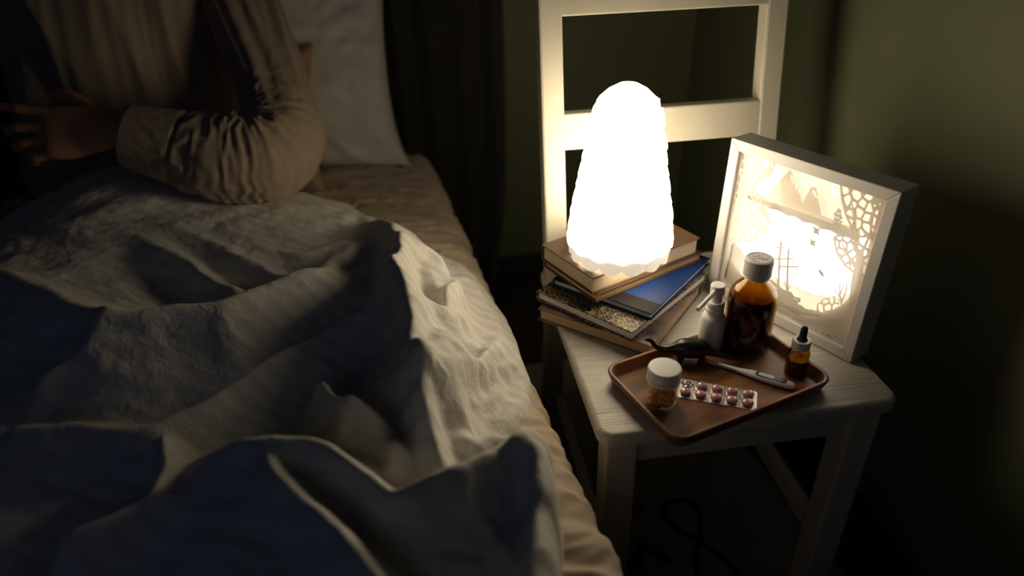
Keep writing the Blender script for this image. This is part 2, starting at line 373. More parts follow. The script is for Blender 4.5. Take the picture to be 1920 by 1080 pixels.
rp.color_ramp.elements[0].color = (.70, .675, .62, 1); rp.color_ramp.elements[1].color = (.79, .76, .70, 1)
L.new(wv.outputs['Fac'], rp.inputs[0]); L.new(rp.outputs[0], b.inputs['Base Color'])
b.inputs['Roughness'].default_value = .75; b.inputs['Sheen Weight'].default_value = .2
nz = N.new('ShaderNodeTexNoise'); nz.inputs['Scale'].default_value = 55; nz.inputs['Detail'].default_value = 5; nz.inputs['Distortion'].default_value = .8
L.new(tc.outputs['Object'], nz.inputs['Vector'])
bp = N.new('ShaderNodeBump'); bp.inputs['Strength'].default_value = .5; bp.inputs['Distance'].default_value = .006; L.new(nz.outputs['Fac'], bp.inputs['Height']); L.new(bp.outputs[0], b.inputs['Normal'])
duv = mk('duvet', [(v[0]+.8, v[1], v[2]-BZ) for v in V], F, cotton, loc=(-.8, 0, BZ), smooth=True)
sb_ = duv.modifiers.new('smooth', 'SUBSURF'); sb_.levels = 1; sb_.render_levels = 1
tag(duv, 'rumpled white duvet with faint satin stripes over the lap and legs', 'duvet')

# ------------------------------------------------------------------ pillows
def pillow(name, W_, H_, T_, loc, rot, m, seed, label):
    n = 90; u = np.linspace(-1, 1, n); U, Vq = np.meshgrid(u, u)
    prof = np.clip((1-np.abs(U)**3.2)*(1-np.abs(Vq)**3.2), 0, 1)**.48
    pin = 1-.07*(np.abs(Vq)**2)*(1-np.abs(U)**4)-0*U
    pin2 = 1-.07*(np.abs(U)**2)*(1-np.abs(Vq)**4)
    x = U*W_/2*pin2*(1-.045*(1-U**2)*0)*(1-.05*(1-Vq**2)*np.abs(U)**6); y = Vq*H_/2*(1-.06*(1-U**2)*np.abs(Vq)**6)
    r = np.hypot(U, Vq); an = np.arctan2(Vq, U)
    wr = .020*fbm(U*2.4+seed, Vq*2.4, 3)+.022*(.4-np.abs(noise(an*4+seed, r*1.4+1)))*ss(.3, .95, r)+.004*(.4-np.abs(noise(U*11+seed, Vq*9)))
    zt = T_/2*prof+wr*ss(0, .5, prof); zb = -T_/2*prof*.8-.3*wr*ss(0, .5, prof)
    V1, F1 = gridmesh(x, y, zt); V2, F2 = gridmesh(x, y, zb-.001)
    V_, F_ = merge((list(map(tuple, V1)), F1), (list(map(tuple, V2)), F2))
    nn = n; per = [i for i in range(n)]+[i*n+n-1 for i in range(1, n)]+[(n-1)*n+i for i in range(n-2, -1, -1)]+[i*n for i in range(n-2, 0, -1)]
    F_ += [(per[k], per[(k+1) % len(per)], n*n+per[(k+1) % len(per)], n*n+per[k]) for k in range(len(per))]
    o = mk(name, V_, F_, m, loc=loc, rot=rot, smooth=True); tag(o, label, 'pillow'); return o
pillow('pillow', .66, .50, .13, (-.745, .880, .690), (R(74), 0, R(-4)), pillow_m, 3.3, 'white pillow propped upright behind the person, beside the dark curtain')
pillow('pillow', .30, .32, .07, (-.755, .735, .600), (R(62), 0, R(-3)), tan_m, 8.1, 'tan cushion wedged behind the elbow in front of the white pillow')

# ------------------------------------------------------------------ curtain
n = 260; t = np.linspace(0, 1, n); zz = np.linspace(.02, 2.3, 40)
T, ZZ = np.meshgrid(t, zz)
xc = -.475+T*(.285+.025*np.sin(ZZ*2.2)+.02*ss(.3, 0, ZZ)*-1)
yc = .948+.020*np.sin(T*2*np.pi*4+.5*np.sin(ZZ*1.6))*(.7+.3*np.sin(T*9))+.006*fbm(T*12, ZZ*2)
V1, F1 = gridmesh(xc, yc, ZZ)
cu = mk('curtain', [(v[0]+.4, v[1]-.93, v[2]) for v in V1], F1, curtain_m, loc=(-.4, .93, 0), smooth=True)
so = cu.modifiers.new('thickness', 'SOLIDIFY'); so.thickness = .003
tag(cu, 'dark full-length curtain hanging in soft folds between pillow and chair', 'curtain')

# ------------------------------------------------------------------ chair
ch = empty('chair', (0, 0, 0), 0, 'white painted wooden chair serving as a bedside table', 'chair')
ZS = .45
sp = rrect(.412, .44, .022, 6); sp = [(x, y+.03) for x, y in sp]
mk('seat', *prism(sp, ZS-.024, ZS), seat_m, ch, bevel=.007, seg=4)
yb = lambda z: .20+.164*(z-.45) if z > .45 else .20+.10*(.45-z)
for sx in (-1, 1):
    x0, x1 = (sx*.2, sx*.163); x0, x1 = min(x0, x1), max(x0, x1)
    rings = [[(x0, yb(z)+.001, z), (x1, yb(z)+.001, z), (x1, yb(z)+.035, z), (x0, yb(z)+.035, z)] for z in (.0088, .2, .43, .47, .7, .955)]
    mk('back_post', *loft(rings), paint_m, ch, bevel=.004)
    rings = [[(sx*.193, -.178, z), (sx*.150, -.178, z), (sx*.150, -.135, z), (sx*.193, -.135, z)] for z in (.0088, .2, .4265)]
    mk('leg', *loft(rings), paint_m, ch, bevel=.004)
    mk('side_apron', *box(sx*.177-.009, sx*.177+.009, -.135, .205, .375, .4262), paint_m, ch, bevel=.002)
    mk('stretcher', *box(sx*.172-.009, sx*.172+.009, -.137, .236, .13, .165), paint_m, ch, bevel=.002)
def rail(name, z0, z1):
    V = []
    for z in (z0, z1):
        for y in (.002, .022):
            for x in (-.166, .166): V.append((x, yb(z)+y, z))
    mk(name, V, box(0, 1, 0, 1, 0, 1)[1], paint_m, ch, bevel=.0025)
rail('middle_rail', .669, .726); rail('top_rail', .869, .945)
mk('front_apron', *box(-.152, .152, -.166, -.148, .375, .4262), paint_m, ch, bevel=.002)

# ------------------------------------------------------------------ books
def book(loc, rz, W_, D_, T_, cover, pages, label, cname, spine_side='L', ov=.0035, ct=.0022):
    """origin at the front corner; W_ along local x (the fore edge), D_ along local y"""
    b_ = empty('book', loc, rz, label, 'book', 'books stacked on the chair seat')
    # spine on x=0 side ('L') or on the y=D side ('B')
    o = ov
    mk('front_cover', *box(0, W_, 0, D_, T_-ct, T_), cover, b_, bevel=.0006)
    mk('back_cover', *box(0, W_, 0, D_, 0, ct), cover, b_, bevel=.0006)
    px0, px1, py0, py1 = o, W_-o, o, D_-o
    if spine_side == 'B':
        py1 = D_-.002; mk('spine', *box(0, W_, D_-.0022, D_, ct*.8, T_-ct*.8), cover, b_, bevel=.0006)
    elif spine_side == 'R':
        px1 = W_-.002; mk('spine', *box(W_-.0022, W_, 0, D_, ct*.8, T_-ct*.8), cover, b_, bevel=.0006)
    else:
        px0 = .002; mk('spine', *box(0, .0022, 0, D_, ct*.8, T_-ct*.8), cover, b_, bevel=.0006)
    mk('pages', *box(px0, px1, py0, py1, ct, T_-ct), pages, b_)
    return b_
def pagemat(name, c):
    m = mat(name, c, .9); N = m.node_tree.nodes; L = m.node_tree.links
    tc = N.new('ShaderNodeTexCoord'); mp = N.new('ShaderNodeMapping'); mp.inputs['Scale'].default_value = (2, 2, 420); L.new(tc.outputs['Object'], mp.inputs[0])
    n = N.new('ShaderNodeTexNoise'); n.inputs['Scale'].default_value = 6; L.new(mp.outputs[0], n.inputs['Vector'])
    r = N.new('ShaderNodeValToRGB'); r.color_ramp.elements[0].color = (*[q*.72 for q in c], 1); r.color_ramp.elements[1].color = (*[min(1, q*1.15) for q in c], 1)
    r.color_ramp.elements[0].position = .35; r.color_ramp.elements[1].position = .65
    L.new(n.outputs['Fac'], r.inputs[0]); L.new(r.outputs[0], N['Principled BSDF'].inputs['Base Color']); return m
pg_cream = pagemat('cream_page_block', (.62, .5, .34)); pg_tan = pagemat('aged_page_block', (.5, .33, .17)); pg_white = pagemat('white_page_block', (.68, .64, .58))
brown_m = mat('brown_cloth_cover', (.115, .07, .036), .55, bump=.3, bscale=500, var=.15, vscale=30)
dkbrown_m = mat('dark_brown_cover', (.12, .06, .03), .5, bump=.2, bscale=300)
blue_m = mat('glossy_blue_cover', (.010, .040, .17), .5, coat=0, spec=.3, var=.4, vscale=12)
# black notebook with a gold leaf pattern
def leafmat():
    m = mat('black_cover_with_gold_leaves', (.02, .02, .02), .45); N = m.node_tree.nodes; L = m.node_tree.links
    tc = N.new('ShaderNodeTexCoord'); mp = N.new('ShaderNodeMapping'); mp.inputs['Scale'].default_value = (330, 330, 330); mp.inputs['Rotation'].default_value = (0, 0, .6)
    L.new(tc.outputs['Object'], mp.inputs[0])
    n = N.new('ShaderNodeTexNoise'); n.inputs['Scale'].default_value = .35; n.inputs['Detail'].default_value = 1; L.new(mp.outputs[0], n.inputs['Vector'])
    mx = N.new('ShaderNodeMix'); mx.data_type = 'VECTOR'; mx.inputs[0].default_value = .5; L.new(mp.outputs[0], mx.inputs[4]); L.new(n.outputs['Color'], mx.inputs[5])
    v = N.new('ShaderNodeTexVoronoi'); v.feature = 'DISTANCE_TO_EDGE'; v.inputs['Scale'].default_value = 1.1
    mp2 = N.new('ShaderNodeMapping'); mp2.inputs['Scale'].default_value = (1, .42, 1); L.new(mx.outputs[1], mp2.inputs[0]); L.new(mp2.outputs[0], v.inputs['Vector'])
    r = N.new('ShaderNodeValToRGB'); r.color_ramp.elements[0].position = .05; r.color_ramp.elements[1].position = .12
    r.color_ramp.elements[0].color = (.34, .25, .11, 1); r.color_ramp.elements[1].color = (.014, .013, .013, 1)
    L.new(v.outputs['Distance'], r.inputs[0]); L.new(r.outputs[0], N['Principled BSDF'].inputs['Base Color']); return m
leaf_m = leafmat()
floral_m = mat('faded_floral_cover', (.30, .23, .19), .6, color2=(.10, .065, .06), vscale=22, vstretch=(1, 1, 1))
book((-.094, -.043, .4502), R(48.2), .202, .192, .0215, floral_m, pg_tan, 'bottom book of the stack, mottled brown and purple cover with tan pages', 'c', 'R')
book((-.119, -.029, .4722), R(40.0), .221, .180, .0170, leaf_m, pg_white, 'black notebook with gold leaf pattern, lying under the blue book', 'c', 'B')
bb = book((-.084, -.006, .4897), R(44.2), .205, .176, .0120, blue_m, pg_white, 'thin blue book with a dark band, third from the top', 'c', 'B')
mk('cover_band', *box(.0008, .03, .0008, .175, .01201, .0124), mat('dark_band_print', (.010, .010, .012), .6, spec=.2), bb)
book((-.157, .038, .5020), R(24.8), .224, .134, .0145, dkbrown_m, pg_tan, 'slim book with aged orange-tan page edges, second from the top', 'c', 'B')
ba = book((-.163, .038, .5168), R(24.5), .220, .131, .0290, brown_m, pg_cream, 'thick brown cloth-bound book topmost in the stack under the lamp', 'c', 'B')
# small gilt mark on the cover
mark = merge(box(.052, .0575, .030, .0325, .029, .0293), box(.0505, .053, .0285, .0345, .029, .0293), box(.0565, .059, .0285, .0345, .029, .0293))
mk('gilt_mark', *mark, mat('gilt', (.8, .55, .2), .3, metal=.8), ba)

# ------------------------------------------------------------------ night lamp
LZ = .5459
lamp = empty('night_lamp', (-.104, .108, LZ), 0, 'glowing white owl-shaped night lamp with feather scales on the books', 'lamp')
def prof_r(z):
    pts = [(.0, .0745), (.012, .0775), (.03, .079), (.07, .0745), (.12, .0655), (.17, .0565), (.21, .0495), (.228, .0455), (.242, .039), (.254, .028), (.262, .014), (.2655, .0)]
    zs = [p[0] for p in pts]; rs = [p[1] for p in pts]; return np.interp(z, zs, rs)
nth, nz_ = 288, 330
th = np.linspace(0, 2*np.pi, nth, endpoint=False); hz = .2655*np.linspace(.084, 1, nz_)
hz[-30:] = .2655-(.2655-hz[-30])*(1-np.linspace(0, 1, 30))**2
rows, cols = 12, 14
TH, HZ = np.meshgrid(th, hz)
rowh = .0215; rid = np.floor(HZ/rowh); fr = HZ/rowh-rid
cf = TH/(2*np.pi)*cols+.5*(rid % 2); cfr = np.abs((cf % 1)-.5)*2   # 0 centre of scale, 1 at its side
# each scale hangs down: it stands off more at its lower rounded tip
tip = cfr**2.0*.55
lift = np.clip(1-(fr-tip)/(1.0), 0, 1)*(fr > tip)
lift2 = np.where(fr > tip, lift, .45*(1-(tip-fr)))
rad = prof_r(HZ)+.0026*lift2*ss(.262, .235, HZ)
# owl face disc turned towards the frame: two round eye rings
fa = R(-30); fz = .212
def ring(ca, cz, r_, wd, a_):
    u = (((TH-ca+np.pi) % (2*np.pi))-np.pi)*prof_r(HZ); v = HZ-cz; d = np.hypot(u, v); return d, a_*np.exp(-((d-r_)/wd)**2)
d0, r0_ = ring(fa, fz-.003, .034, .0022, .0022)
inside = ss(.036, .031, d0)
rad = rad*(1-inside)+inside*(prof_r(HZ)+.0003)+r0_
for o_ in (-.019, .019):
    d1, r1 = ring(fa+o_/.046, fz+.002, .0125, .0018, .0022); rad += r1
Xl, Yl = rad*np.cos(TH), rad*np.sin(TH)
rings = [list(zip(Xl[k], Yl[k], HZ[k])) for k in range(nz_)]
shade_e = emis('glowing_lamp_shell', (1.0, .83, .57), LAMP_E)
o = mk('lamp_shade', *loft(rings), shade_e, lamp, smooth=True)
# raised rings of the face, a little dimmer than the shell
dim_e = emis('dim_face_ring', (1, .86, .66), 1.0)
for (ca, cz, rr_, tk_) in ((fa, fz-.003, .0345, .0009), (fa+.019/.046, fz+.002, .0125, .0007), (fa-.019/.046, fz+.002, .0125, .0007)):
    pts = []
    for q in np.linspace(0, 2*np.pi, 61):
        zz_ = min(cz+rr_*math.sin(q), .2500); an_ = ca+rr_*math.cos(q)/max(.02, prof_r(zz_)); rd = prof_r(zz_)+.0040
        pts.append((rd*math.cos(an_), rd*math.sin(an_), zz_))
    mk('face_ring', *tube(pts, tk_, 8), dim_e, lamp, smooth=True)
# scalloped skirt, plastic; weak emission stands in for lamplight coming through it
rings = []
for k in range(10):
    t_ = k/9
    ring_ = []
    for a in np.linspace(0, 2*np.pi, 224, endpoint=False):
        c = abs(((a/(2*np.pi)*14) % 1)-.5)*2; z0 = .0006+.0080*c**2.4; z = z0+(.0245-z0)*t_
        ring_.append(((.0758+.0036*t_+.0016*(1-c)*(1-t_)+.0007*(t_ > .5)*c)*math.cos(a), (.0758+.0036*t_+.0016*(1-c)*(1-t_)+.0007*(t_ > .5)*c)*math.sin(a), z))
    rings.append(ring_)
rings.append([(.07*math.cos(a), .07*math.sin(a), .0245) for a in np.linspace(0, 2*np.pi, 224, endpoint=False)])
rings2 = [[(.073*p[0]/math.hypot(p[0], p[1]), .073*p[1]/math.hypot(p[0], p[1]), p[2]) for p in rings[0]]]
skirt_m = emis('dim_lamp_skirt', (1, .84, .62), .62)
o = mk('lamp_base', *loft(rings2+rings, cap=False), skirt_m, lamp, smooth=True)

# ------------------------------------------------------------------ light box
FX, FY, FYAW, FL, FS = .118, .008, -1.084, .035, .26
lb = empty('light_box_frame', (FX, FY, ZS+.0018), 0, 'white framed paper-cut light box showing ship, mountains and trees', 'light box')
lb.rotation_euler = (Matrix.Rotation(FYAW, 3, 'Z') @ Matrix.Rotation(-FL, 3, 'X')).to_euler()
# local axes: x along the front, y into the depth, z up
DP = .045; h = FS/2
def fbar(P, name='frame_side'):
    V = [(x, 0, z) for x, z in P]+[(x, DP, z) for x, z in P]; n = len(P)
    mk(name, V, [tuple(range(n)), tuple(range(n, 2*n))[::-1]]+[(i, (i+1) % n, n+(i+1) % n, n+i) for i in range(n)], frame_m, lb, bevel=.0012)
t = .0165
fbar([(-h, 0), (h, 0), (h-t, t), (-h+t, t)]); fbar([(h, 0), (h, FS), (h-t, FS-t), (h-t, t)])
fbar([(h, FS), (-h, FS), (-h+t, FS-t), (h-t, FS-t)]); fbar([(-h, FS), (-h, 0), (-h+t, t), (-h+t, FS-t)])
xi = h-t+.001
mk('backing_board', *box(-xi, xi, DP-.006, DP-.003, t-.001, FS-t+.001), frame_m, lb)
mk('light_panel', *box(-xi+.001, xi-.001, DP-.009, DP-.0065, t, FS-t), emis('glowing_light_panel', (1, .95, .86), BOX_E), lb)
# paper layers from signed fields
paper = bpy.data.materials.new('white_craft_paper'); paper.use_nodes = True; N = paper.node_tree.nodes; L = paper.node_tree.links
N.remove(N['Principled BSDF']); df = N.new('ShaderNodeBsdfDiffuse'); tr = N.new('ShaderNodeBsdfTranslucent'); mx = N.new('ShaderNodeMixShader')
df.inputs[0].default_value = (.78, .74, .68, 1); tr.inputs[0].default_value = (.93, .88, .80, 1); mx.inputs[0].default_value = .5
L.new(df.outputs[0], mx.inputs[1]); L.new(tr.outputs[0], mx.inputs[2]); L.new(mx.outputs[0], N['Material Output'].inputs[0])
card = paper.copy(); card.name = 'thicker_craft_card'; [setattr(n_.inputs[0], 'default_value', .16) for n_ in card.node_tree.nodes if n_.type == 'MIX_SHADER']
NG = 340
gu = np.linspace(-xi, xi, NG); gv = np.linspace(t-.001, FS-t+.001, NG); GU, GV = np.meshgrid(gu, gv)
def seg(pts, w0, w1=None):
    w1 = w0 if w1 is None else w1; f = np.full(GU.shape, -1e9); P = np.array(pts, float); n = len(P)-1
    for k in range(n):
        a, b = P[k], P[k+1]; ab = b-a; tt = np.clip(((GU-a[0])*ab[0]+(GV-a[1])*ab[1])/(ab@ab+1e-12), 0, 1)
        wd = w0+(w1-w0)*(k+tt)/n; f = np.maximum(f, wd/2-np.hypot(GU-a[0]-tt*ab[0], GV-a[1]-tt*ab[1]))
    return f
def poly(P): return sdf_poly(GU, GV, P)
def disc(c, r_): return r_-np.hypot(GU-c[0], GV-c[1])
def vor(nx, seed, jx=.9, ax=1., ay=1.):
    rs = np.random.RandomState(seed); cell = .23/nx; pts = []
    for i in range(-1, nx+2):
        for j in range(-1, nx+2): pts.append(((-.115+(i+.5+jx*(rs.rand()-.5))*cell)*1, (.013+(j+.5+jx*(rs.rand()-.5))*cell)))
    d = np.sort(np.stack([np.hypot((GU-p[0])*ax, (GV-p[1])*ay) for p in pts]), axis=0)[:2]; return d[1]-d[0]
def layer(name, f, y, th_=.0007, m_=None):
    """marching squares on the field f>0, extruded to paper thickness"""
    idx = {}; V = []; F = []
    def vid(key, p):
        if key not in idx: idx[key] = len(V); V.append((p[0], y, p[1]))
        return idx[key]
    ny, nx = f.shape; pos = f > 0
    anyp = pos[:-1, :-1] | pos[1:, :-1] | pos[:-1, 1:] | pos[1:, 1:]
    for j, i in zip(*np.nonzero(anyp)):
        c = [(j, i), (j, i+1), (j+1, i+1), (j+1, i)]; out = []
        for k in range(4):
            a, b_ = c[k], c[(k+1) % 4]; fa_, fb = f[a], f[b_]
            if fa_ > 0: out.append(vid(a, (gu[a[1]], gv[a[0]])))
            if (fa_ > 0) != (fb > 0):
                q = fa_/(fa_-fb); key = (min(a, b_), max(a, b_))
                out.append(vid(key, (gu[a[1]]+(gu[b_[1]]-gu[a[1]])*q, gv[a[0]]+(gv[b_[0]]-gv[a[0]])*q)))
        if len(set(out)) >= 3: F.append(tuple(out))
    o = mk(name, V, F, m_ or paper, lb); s_ = o.modifiers.new('paper', 'SOLIDIFY'); s_.thickness = th_; s_.offset = 0; return o
nzf = fbm(GU*90, GV*90, 2)*.002
mn = np.minimum; mxx = np.maximum
# sky sheet (behind), open below the shelf of land, crescent moon cut out
moon = mn(disc((.030, .222), .0085), -disc((.033, .225), .0075))
sky = mn(mxx(GV-.176, .0-0*GU-1e-4*0-1), 1.0-0*GU); sky = GV-.176
sky = mn(sky, -moon); sky = mn(sky, -(-.052-GU-(GV-.2)*.35))
layer('sky_sheet', sky, .0330)
# clouds / rocks, three depths of wavy lower sheets
def waves(c0, k1, k2, ph, lift_, amp_=.003):
    g = c0+lift_*(np.abs(GU)/.11)**3.2*(1+.35*np.sign(GU))+amp_*np.abs(np.sin(GU*k1+ph))+.0012*np.abs(np.sin(GU*k2+ph*2)); return g-GV+nzf*.5
layer('far_waves', waves(.056, 150, 420, .4, .040), .0285)
# mountains on the floating land
land = mn(GV-(.1675+.0025*np.sin(GU*24)+.0008*np.sin(GU*800)), .181+.002*np.sin(GU*30+1)-GV+nzf); land = mn(land, .082-GU)
m1 = poly([(-.076, .172), (-.040, .2325), (-.001, .178), (-.001, .172)]); m2 = poly([(-.016, .172), (-.003, .217), (.004, .219), (.022, .183), (.026, .172)])
cap1 = poly([(-.0385, .226), (-.037, .217), (-.033, .220), (-.033, .210), (-.029, .214), (-.027, .204), (-.0235, .210), (-.0205, .200), (-.018, .2065), (-.030, .222)])
cap2 = poly([(.0015, .216), (.000, .208), (.003, .211), (.0045, .203), (.007, .208), (.0095, .200), (.0105, .2065)])
mts = mxx(mn(m1, -cap1), mn(m2, -cap2)); mts = mxx(mts, land)
layer('mountains', mts, .0255)
house = poly([(.043, .178), (.043, .192), (.0405, .192), (.0465, .2045), (.0485, .200), (.0485, .203), (.0505, .203), (.0505, .197), (.0555, .190), (.0525, .190), (.0525, .187), (.057, .187), (.0545, .184), (.0545, .178)])
for a, b_, s_ in ((.0455, .196, .0011), (.0485, .196, .0011), (.0455, .190, .0012), (.049, .190, .0012), (.0455, .184, .0012), (.0505, .184, .0012)):
    house = mn(house, -(s_-mxx(np.abs(GU-a), np.abs(GV-b_))))
isl = mn(GV-(.1650+.003*np.abs(np.sin(GU*110))-.00*GU), .1745+.0045*ss(-.1, .06, GU)-GV+nzf); isl = mn(isl, .084-GU)
layer('house_island', mxx(isl, house), .0215, .0007, card)
# ship with sea and flying shapes
hull = poly([(-.052, .030), (-.045, .064), (-.036, .057), (-.026, .060), (-.004, .053), (.010, .055), (.016, .050), (.027, .052), (.027, .046), (.022, .038), (.014, .030)])
for x_ in (-.022, -.018, -.014): hull = mn(hull, -disc((x_, .050), .0013))
hull = mn(hull, -disc((.018, .047), .0012)); hull = mn(hull, -disc((.0215, .047), .0012))
ship = hull
for p, w_ in (([(-.012, .050), (-.021, .100), (-.0235, .126)], .0026), ([(.004, .050), (-.006, .098), (-.0095, .119)], .0024), ([(-.034, .092), (.001, .108)], .0016), ([(-.019, .086), (.012, .099)], .0016),
              ([(-.03, .114), (-.014, .120)], .0012), ([(-.012, .052), (-.032, .093)], .0008), ([(.004, .052), (-.017, .087)], .0008), ([(.004, .052), (.010, .098)], .0008), ([(-.04, .06), (-.054, .082)], .0016), ([(-.0235, .124), (-.05, .066)], .0007)):
    ship = mxx(ship, seg(p, w_*1.35, w_*1.1))
for (cx, cy, s_) in ((.025, .163, .0052), (.024, .144, .0046), (.048, .105, .0040)):
    bat = poly([(cx-1.1*s_, cy+1.3*s_), (cx-.3*s_, cy+.7*s_), (cx+.2*s_, cy+.7*s_), (cx+1.1*s_, cy+1.1*s_), (cx+.75*s_, cy), (cx+1.3*s_, cy-1.1*s_), (cx+.2*s_, cy-.7*s_), (cx-.5*s_, cy-1.2*s_), (cx-.6*s_, cy)])
    if s_ < .0045: bat = poly([(cx-1.4*s_, cy+1.2*s_), (cx-.2*s_, cy+.7*s_), (cx+.9*s_, cy-.1*s_), (cx+1.4*s_, cy-1.2*s_), (cx+.1*s_, cy-.8*s_), (cx-.8*s_, cy)])
    ship = mxx(ship, bat)
layer('ship_silhouette', mxx(ship, waves(.037, 130, 380, 1.1, .020)), .0150, .0007, card)
layer('middle_waves', waves(.030, 115, 330, 2.3, .055), .0135)
# side rocks with small branches
vr2 = .0011-vor(17, 5)/2
rocks = mxx(waves(.022, 100, 300, .2, .070, .004), mxx(GU-.104, -.106-GU))
cor = mn(.0013-vor(20, 9, ax=1.25)/2+.0, poly([(.050, .040), (.060, .068), (.076, .082), (.086, .080), (.092, .050), (.075, .036)]))
cor2 = mxx(mxx(seg([(.092, .072), (.084, .09), (.08, .105)], .003, .001), seg([(.09, .08), (.092, .098), (.089, .112)], .003, .001)), mxx(seg([(.086, .085), (.075, .093)], .002, .0008), seg([(.085, .09), (.0865, .108)], .002, .0008)))
layer('near_rocks', mxx(mxx(rocks, cor), cor2), .0100)
# foreground trees framing the scene
vnet = .0014-vor(19, 21, ax=1.15, ay=.85)/2
canR = poly([(.046, .25), (.056, .222), (.066, .205), (.074, .196), (.082, .180), (.066, .176), (.058, .168), (.066, .150), (.082, .136), (.10, .13), (.13, .13), (.13, .25)])
canL = poly([(-.13, .25), (-.052, .25), (-.058, .222), (-.076, .206), (-.082, .196), (-.062, .178), (-.046, .158), (-.050, .136), (-.066, .112), (-.088, .104), (-.13, .10)])
can = mxx(canR, canL); edge = .0014-np.abs(can)
tree = mn(mxx(vnet, edge), can+.0014)
tk = seg([(.118, .02), (.113, .07), (.104, .118), (.101, .145), (.098, .162)], .020, .009); tk = mxx(tk, seg([(.100, .150), (.088, .172), (.080, .200), (.070, .222)], .007, .0015))
tk = mxx(tk, seg([(.099, .155), (.104, .19), (.100, .225)], .005, .0015)); tk = mxx(tk, seg([(.102, .135), (.086, .148), (.070, .165)], .006, .0012))
tk = mxx(tk, seg([(-.118, .02), (-.112, .08), (-.106, .12), (-.102, .15), (-.1, .19), (-.09, .22)], .024, .003)); tk = mxx(tk, seg([(-.108, .12), (-.09, .135), (-.066, .165)], .007, .0015))
tk = mxx(tk, seg([(-.104, .17), (-.085, .19), (-.065, .23)], .006, .0015)); tk = mxx(tk, seg([(-.11, .085), (-.09, .105), (-.07, .14)], .007, .0015))
grd = waves(.014, 90, 260, 1.7, .022, .003); holes = mn(vor(22, 3, ay=.8)/2-.0016, poly([(.060, .036), (.075, .042), (.098, .040), (.100, .020), (.066, .019)]))
holesL = mn(vor(22, 3)/2-.0016, poly([(-.10, .052), (-.078, .050), (-.07, .032), (-.10, .026)]))
fg = mxx(mxx(tree, tk), mn(mn(grd, -holes), -holesL)); fg = mxx(fg, xi*0+(np.abs(GU)-(xi-.0035)))
fgh = mn(mn(fg, -(mn(.012-np.abs(GU+.096), .010-np.abs(GV-.098))*0+disc((-.094, .088), .0085))), 1+0*GU)
layer('tree_silhouettes', fgh, .0060)

# ------------------------------------------------------------------ tray
TX, TY, TA = -.025, -.116, .307
tray = empty('wooden_tray', (TX, TY, ZS), TA, 'rectangular dark wooden tray with raised rounded rim holding medicines', 'tray')
TZ = .006
secs = [(.252-.006, .159-.006, .016, .0006), (.252, .159, .019, .004), (.262, .169, .022, .0195), (.260, .167, .021, .0212), (.252, .159, .018, .0212), (.2495, .1565, .017, .0195), (.240, .147, .013, .0085), (.232, .139, .010, TZ)]
rings = [[(x, y, z) for x, y in rrect(w_, h_, r_, 10)] for w_, h_, r_, z in secs]
to = mk('tray_body', *loft(rings), walnut_m, tray, smooth=True)
TT = ZS+TZ+.0002

# ------------------------------------------------------------------ syrup bottle
def glassmat(name, c, rough=.03, refl=1.0):
    m = bpy.data.materials.new(name); m.use_nodes = True; N = m.node_tree.nodes; L = m.node_tree.links; N.remove(N['Principled BSDF'])
    t_ = N.new('ShaderNodeBsdfTransparent'); t_.inputs[0].default_value = (*c, 1); g_ = N.new('ShaderNodeBsdfGlossy'); g_.inputs['Roughness'].default_value = rough
    lw = N.new('ShaderNodeLayerWeight'); lw.inputs[0].default_value = .5; pw = N.new('ShaderNodeMath'); pw.operation = 'POWER'; pw.inputs[1].default_value = 3; f_ = N.new('ShaderNodeMath'); f_.operation = 'MULTIPLY_ADD'; f_.inputs[1].default_value = .55; f_.inputs[2].default_value = .03; L.new(lw.outputs['Facing'], pw.inputs[0]); L.new(pw.outputs[0], f_.inputs[0]); x_ = N.new('ShaderNodeMixShader')
    L.new(f_.outputs[0], x_.inputs[0]); L.new(t_.outputs[0], x_.inputs[1]); L.new(g_.outputs[0], x_.inputs[2]); L.new(x_.outputs[0], N['Material Output'].inputs[0]); return m
amber = glassmat('amber_glass', (.80, .61, .29), .05); clear = glassmat('clear_plastic', (.95, .95, .94), .04)
white_p = mat('white_plastic', (.72, .71, .72), .4, sss=.05)
br = .034
bt = empty('syrup_bottle', (.047, -.046, TT), 0, 'large round amber medicine bottle full of dark syrup with white ribbed cap', 'bottle')
outp = [(.026, 0), (.031, .001), (.0333, .004), (.034, .009), (.034, .078), (.0333, .085), (.031, .092), (.0265, .099), (.0205, .1055), (.0155, .110), (.0135, .114), (.0132, .125)]
inn = [(.0110, .125), (.0112, .114), (.0132, .109), (.0185, .1035), (.0245, .097), (.029, .0905), (.0313, .084), (.032, .078), (.032, .009), (.0313, .005), (.026, .003)]
mk('glass', *lathe(outp+inn, 72), amber, bt, smooth=True); bt.scale = (1, 1, 1.035)
liq = [(.0255, .0032), (.0308, .0052), (.0316, .0092), (.0316, .078), (.0309, .084), (.0300, .0868)]
mk('syrup', *lathe(liq, 64), mat('dark_brown_syrup', (.010, .004, .0015), .2, spec=.4), bt, smooth=True, bevel=0)
mk('syrup_surface', *lathe([(.0299, .0868), (.0294, .0871), (.0002, .0871)], 64), mat('syrup_surface_lit_brown', (.20, .085, .018), .3), bt, smooth=True)  # paler than the syrup: lamplight through the glass painted into the disc's colour
def ribbed_cap(r_, z0, z1, nrib, depth, name, m, parent, topbev=.0012):
    n = nrib*4; rings = []
    for z, k, sh in ((z0, 1, 0), (z1-topbev*1.5, 1, 0), (z1-topbev*.5, 0, .0004), (z1, 0, topbev), (z1, 0, r_*.5)):
        rings.append([((r_-sh-depth*k*(i % 4 in (2, 3)))*math.cos(2*math.pi*i/n), (r_-sh-depth*k*(i % 4 in (2, 3)))*math.sin(2*math.pi*i/n), z) for i in range(n)])
    return mk(name, *loft(rings), m, parent)
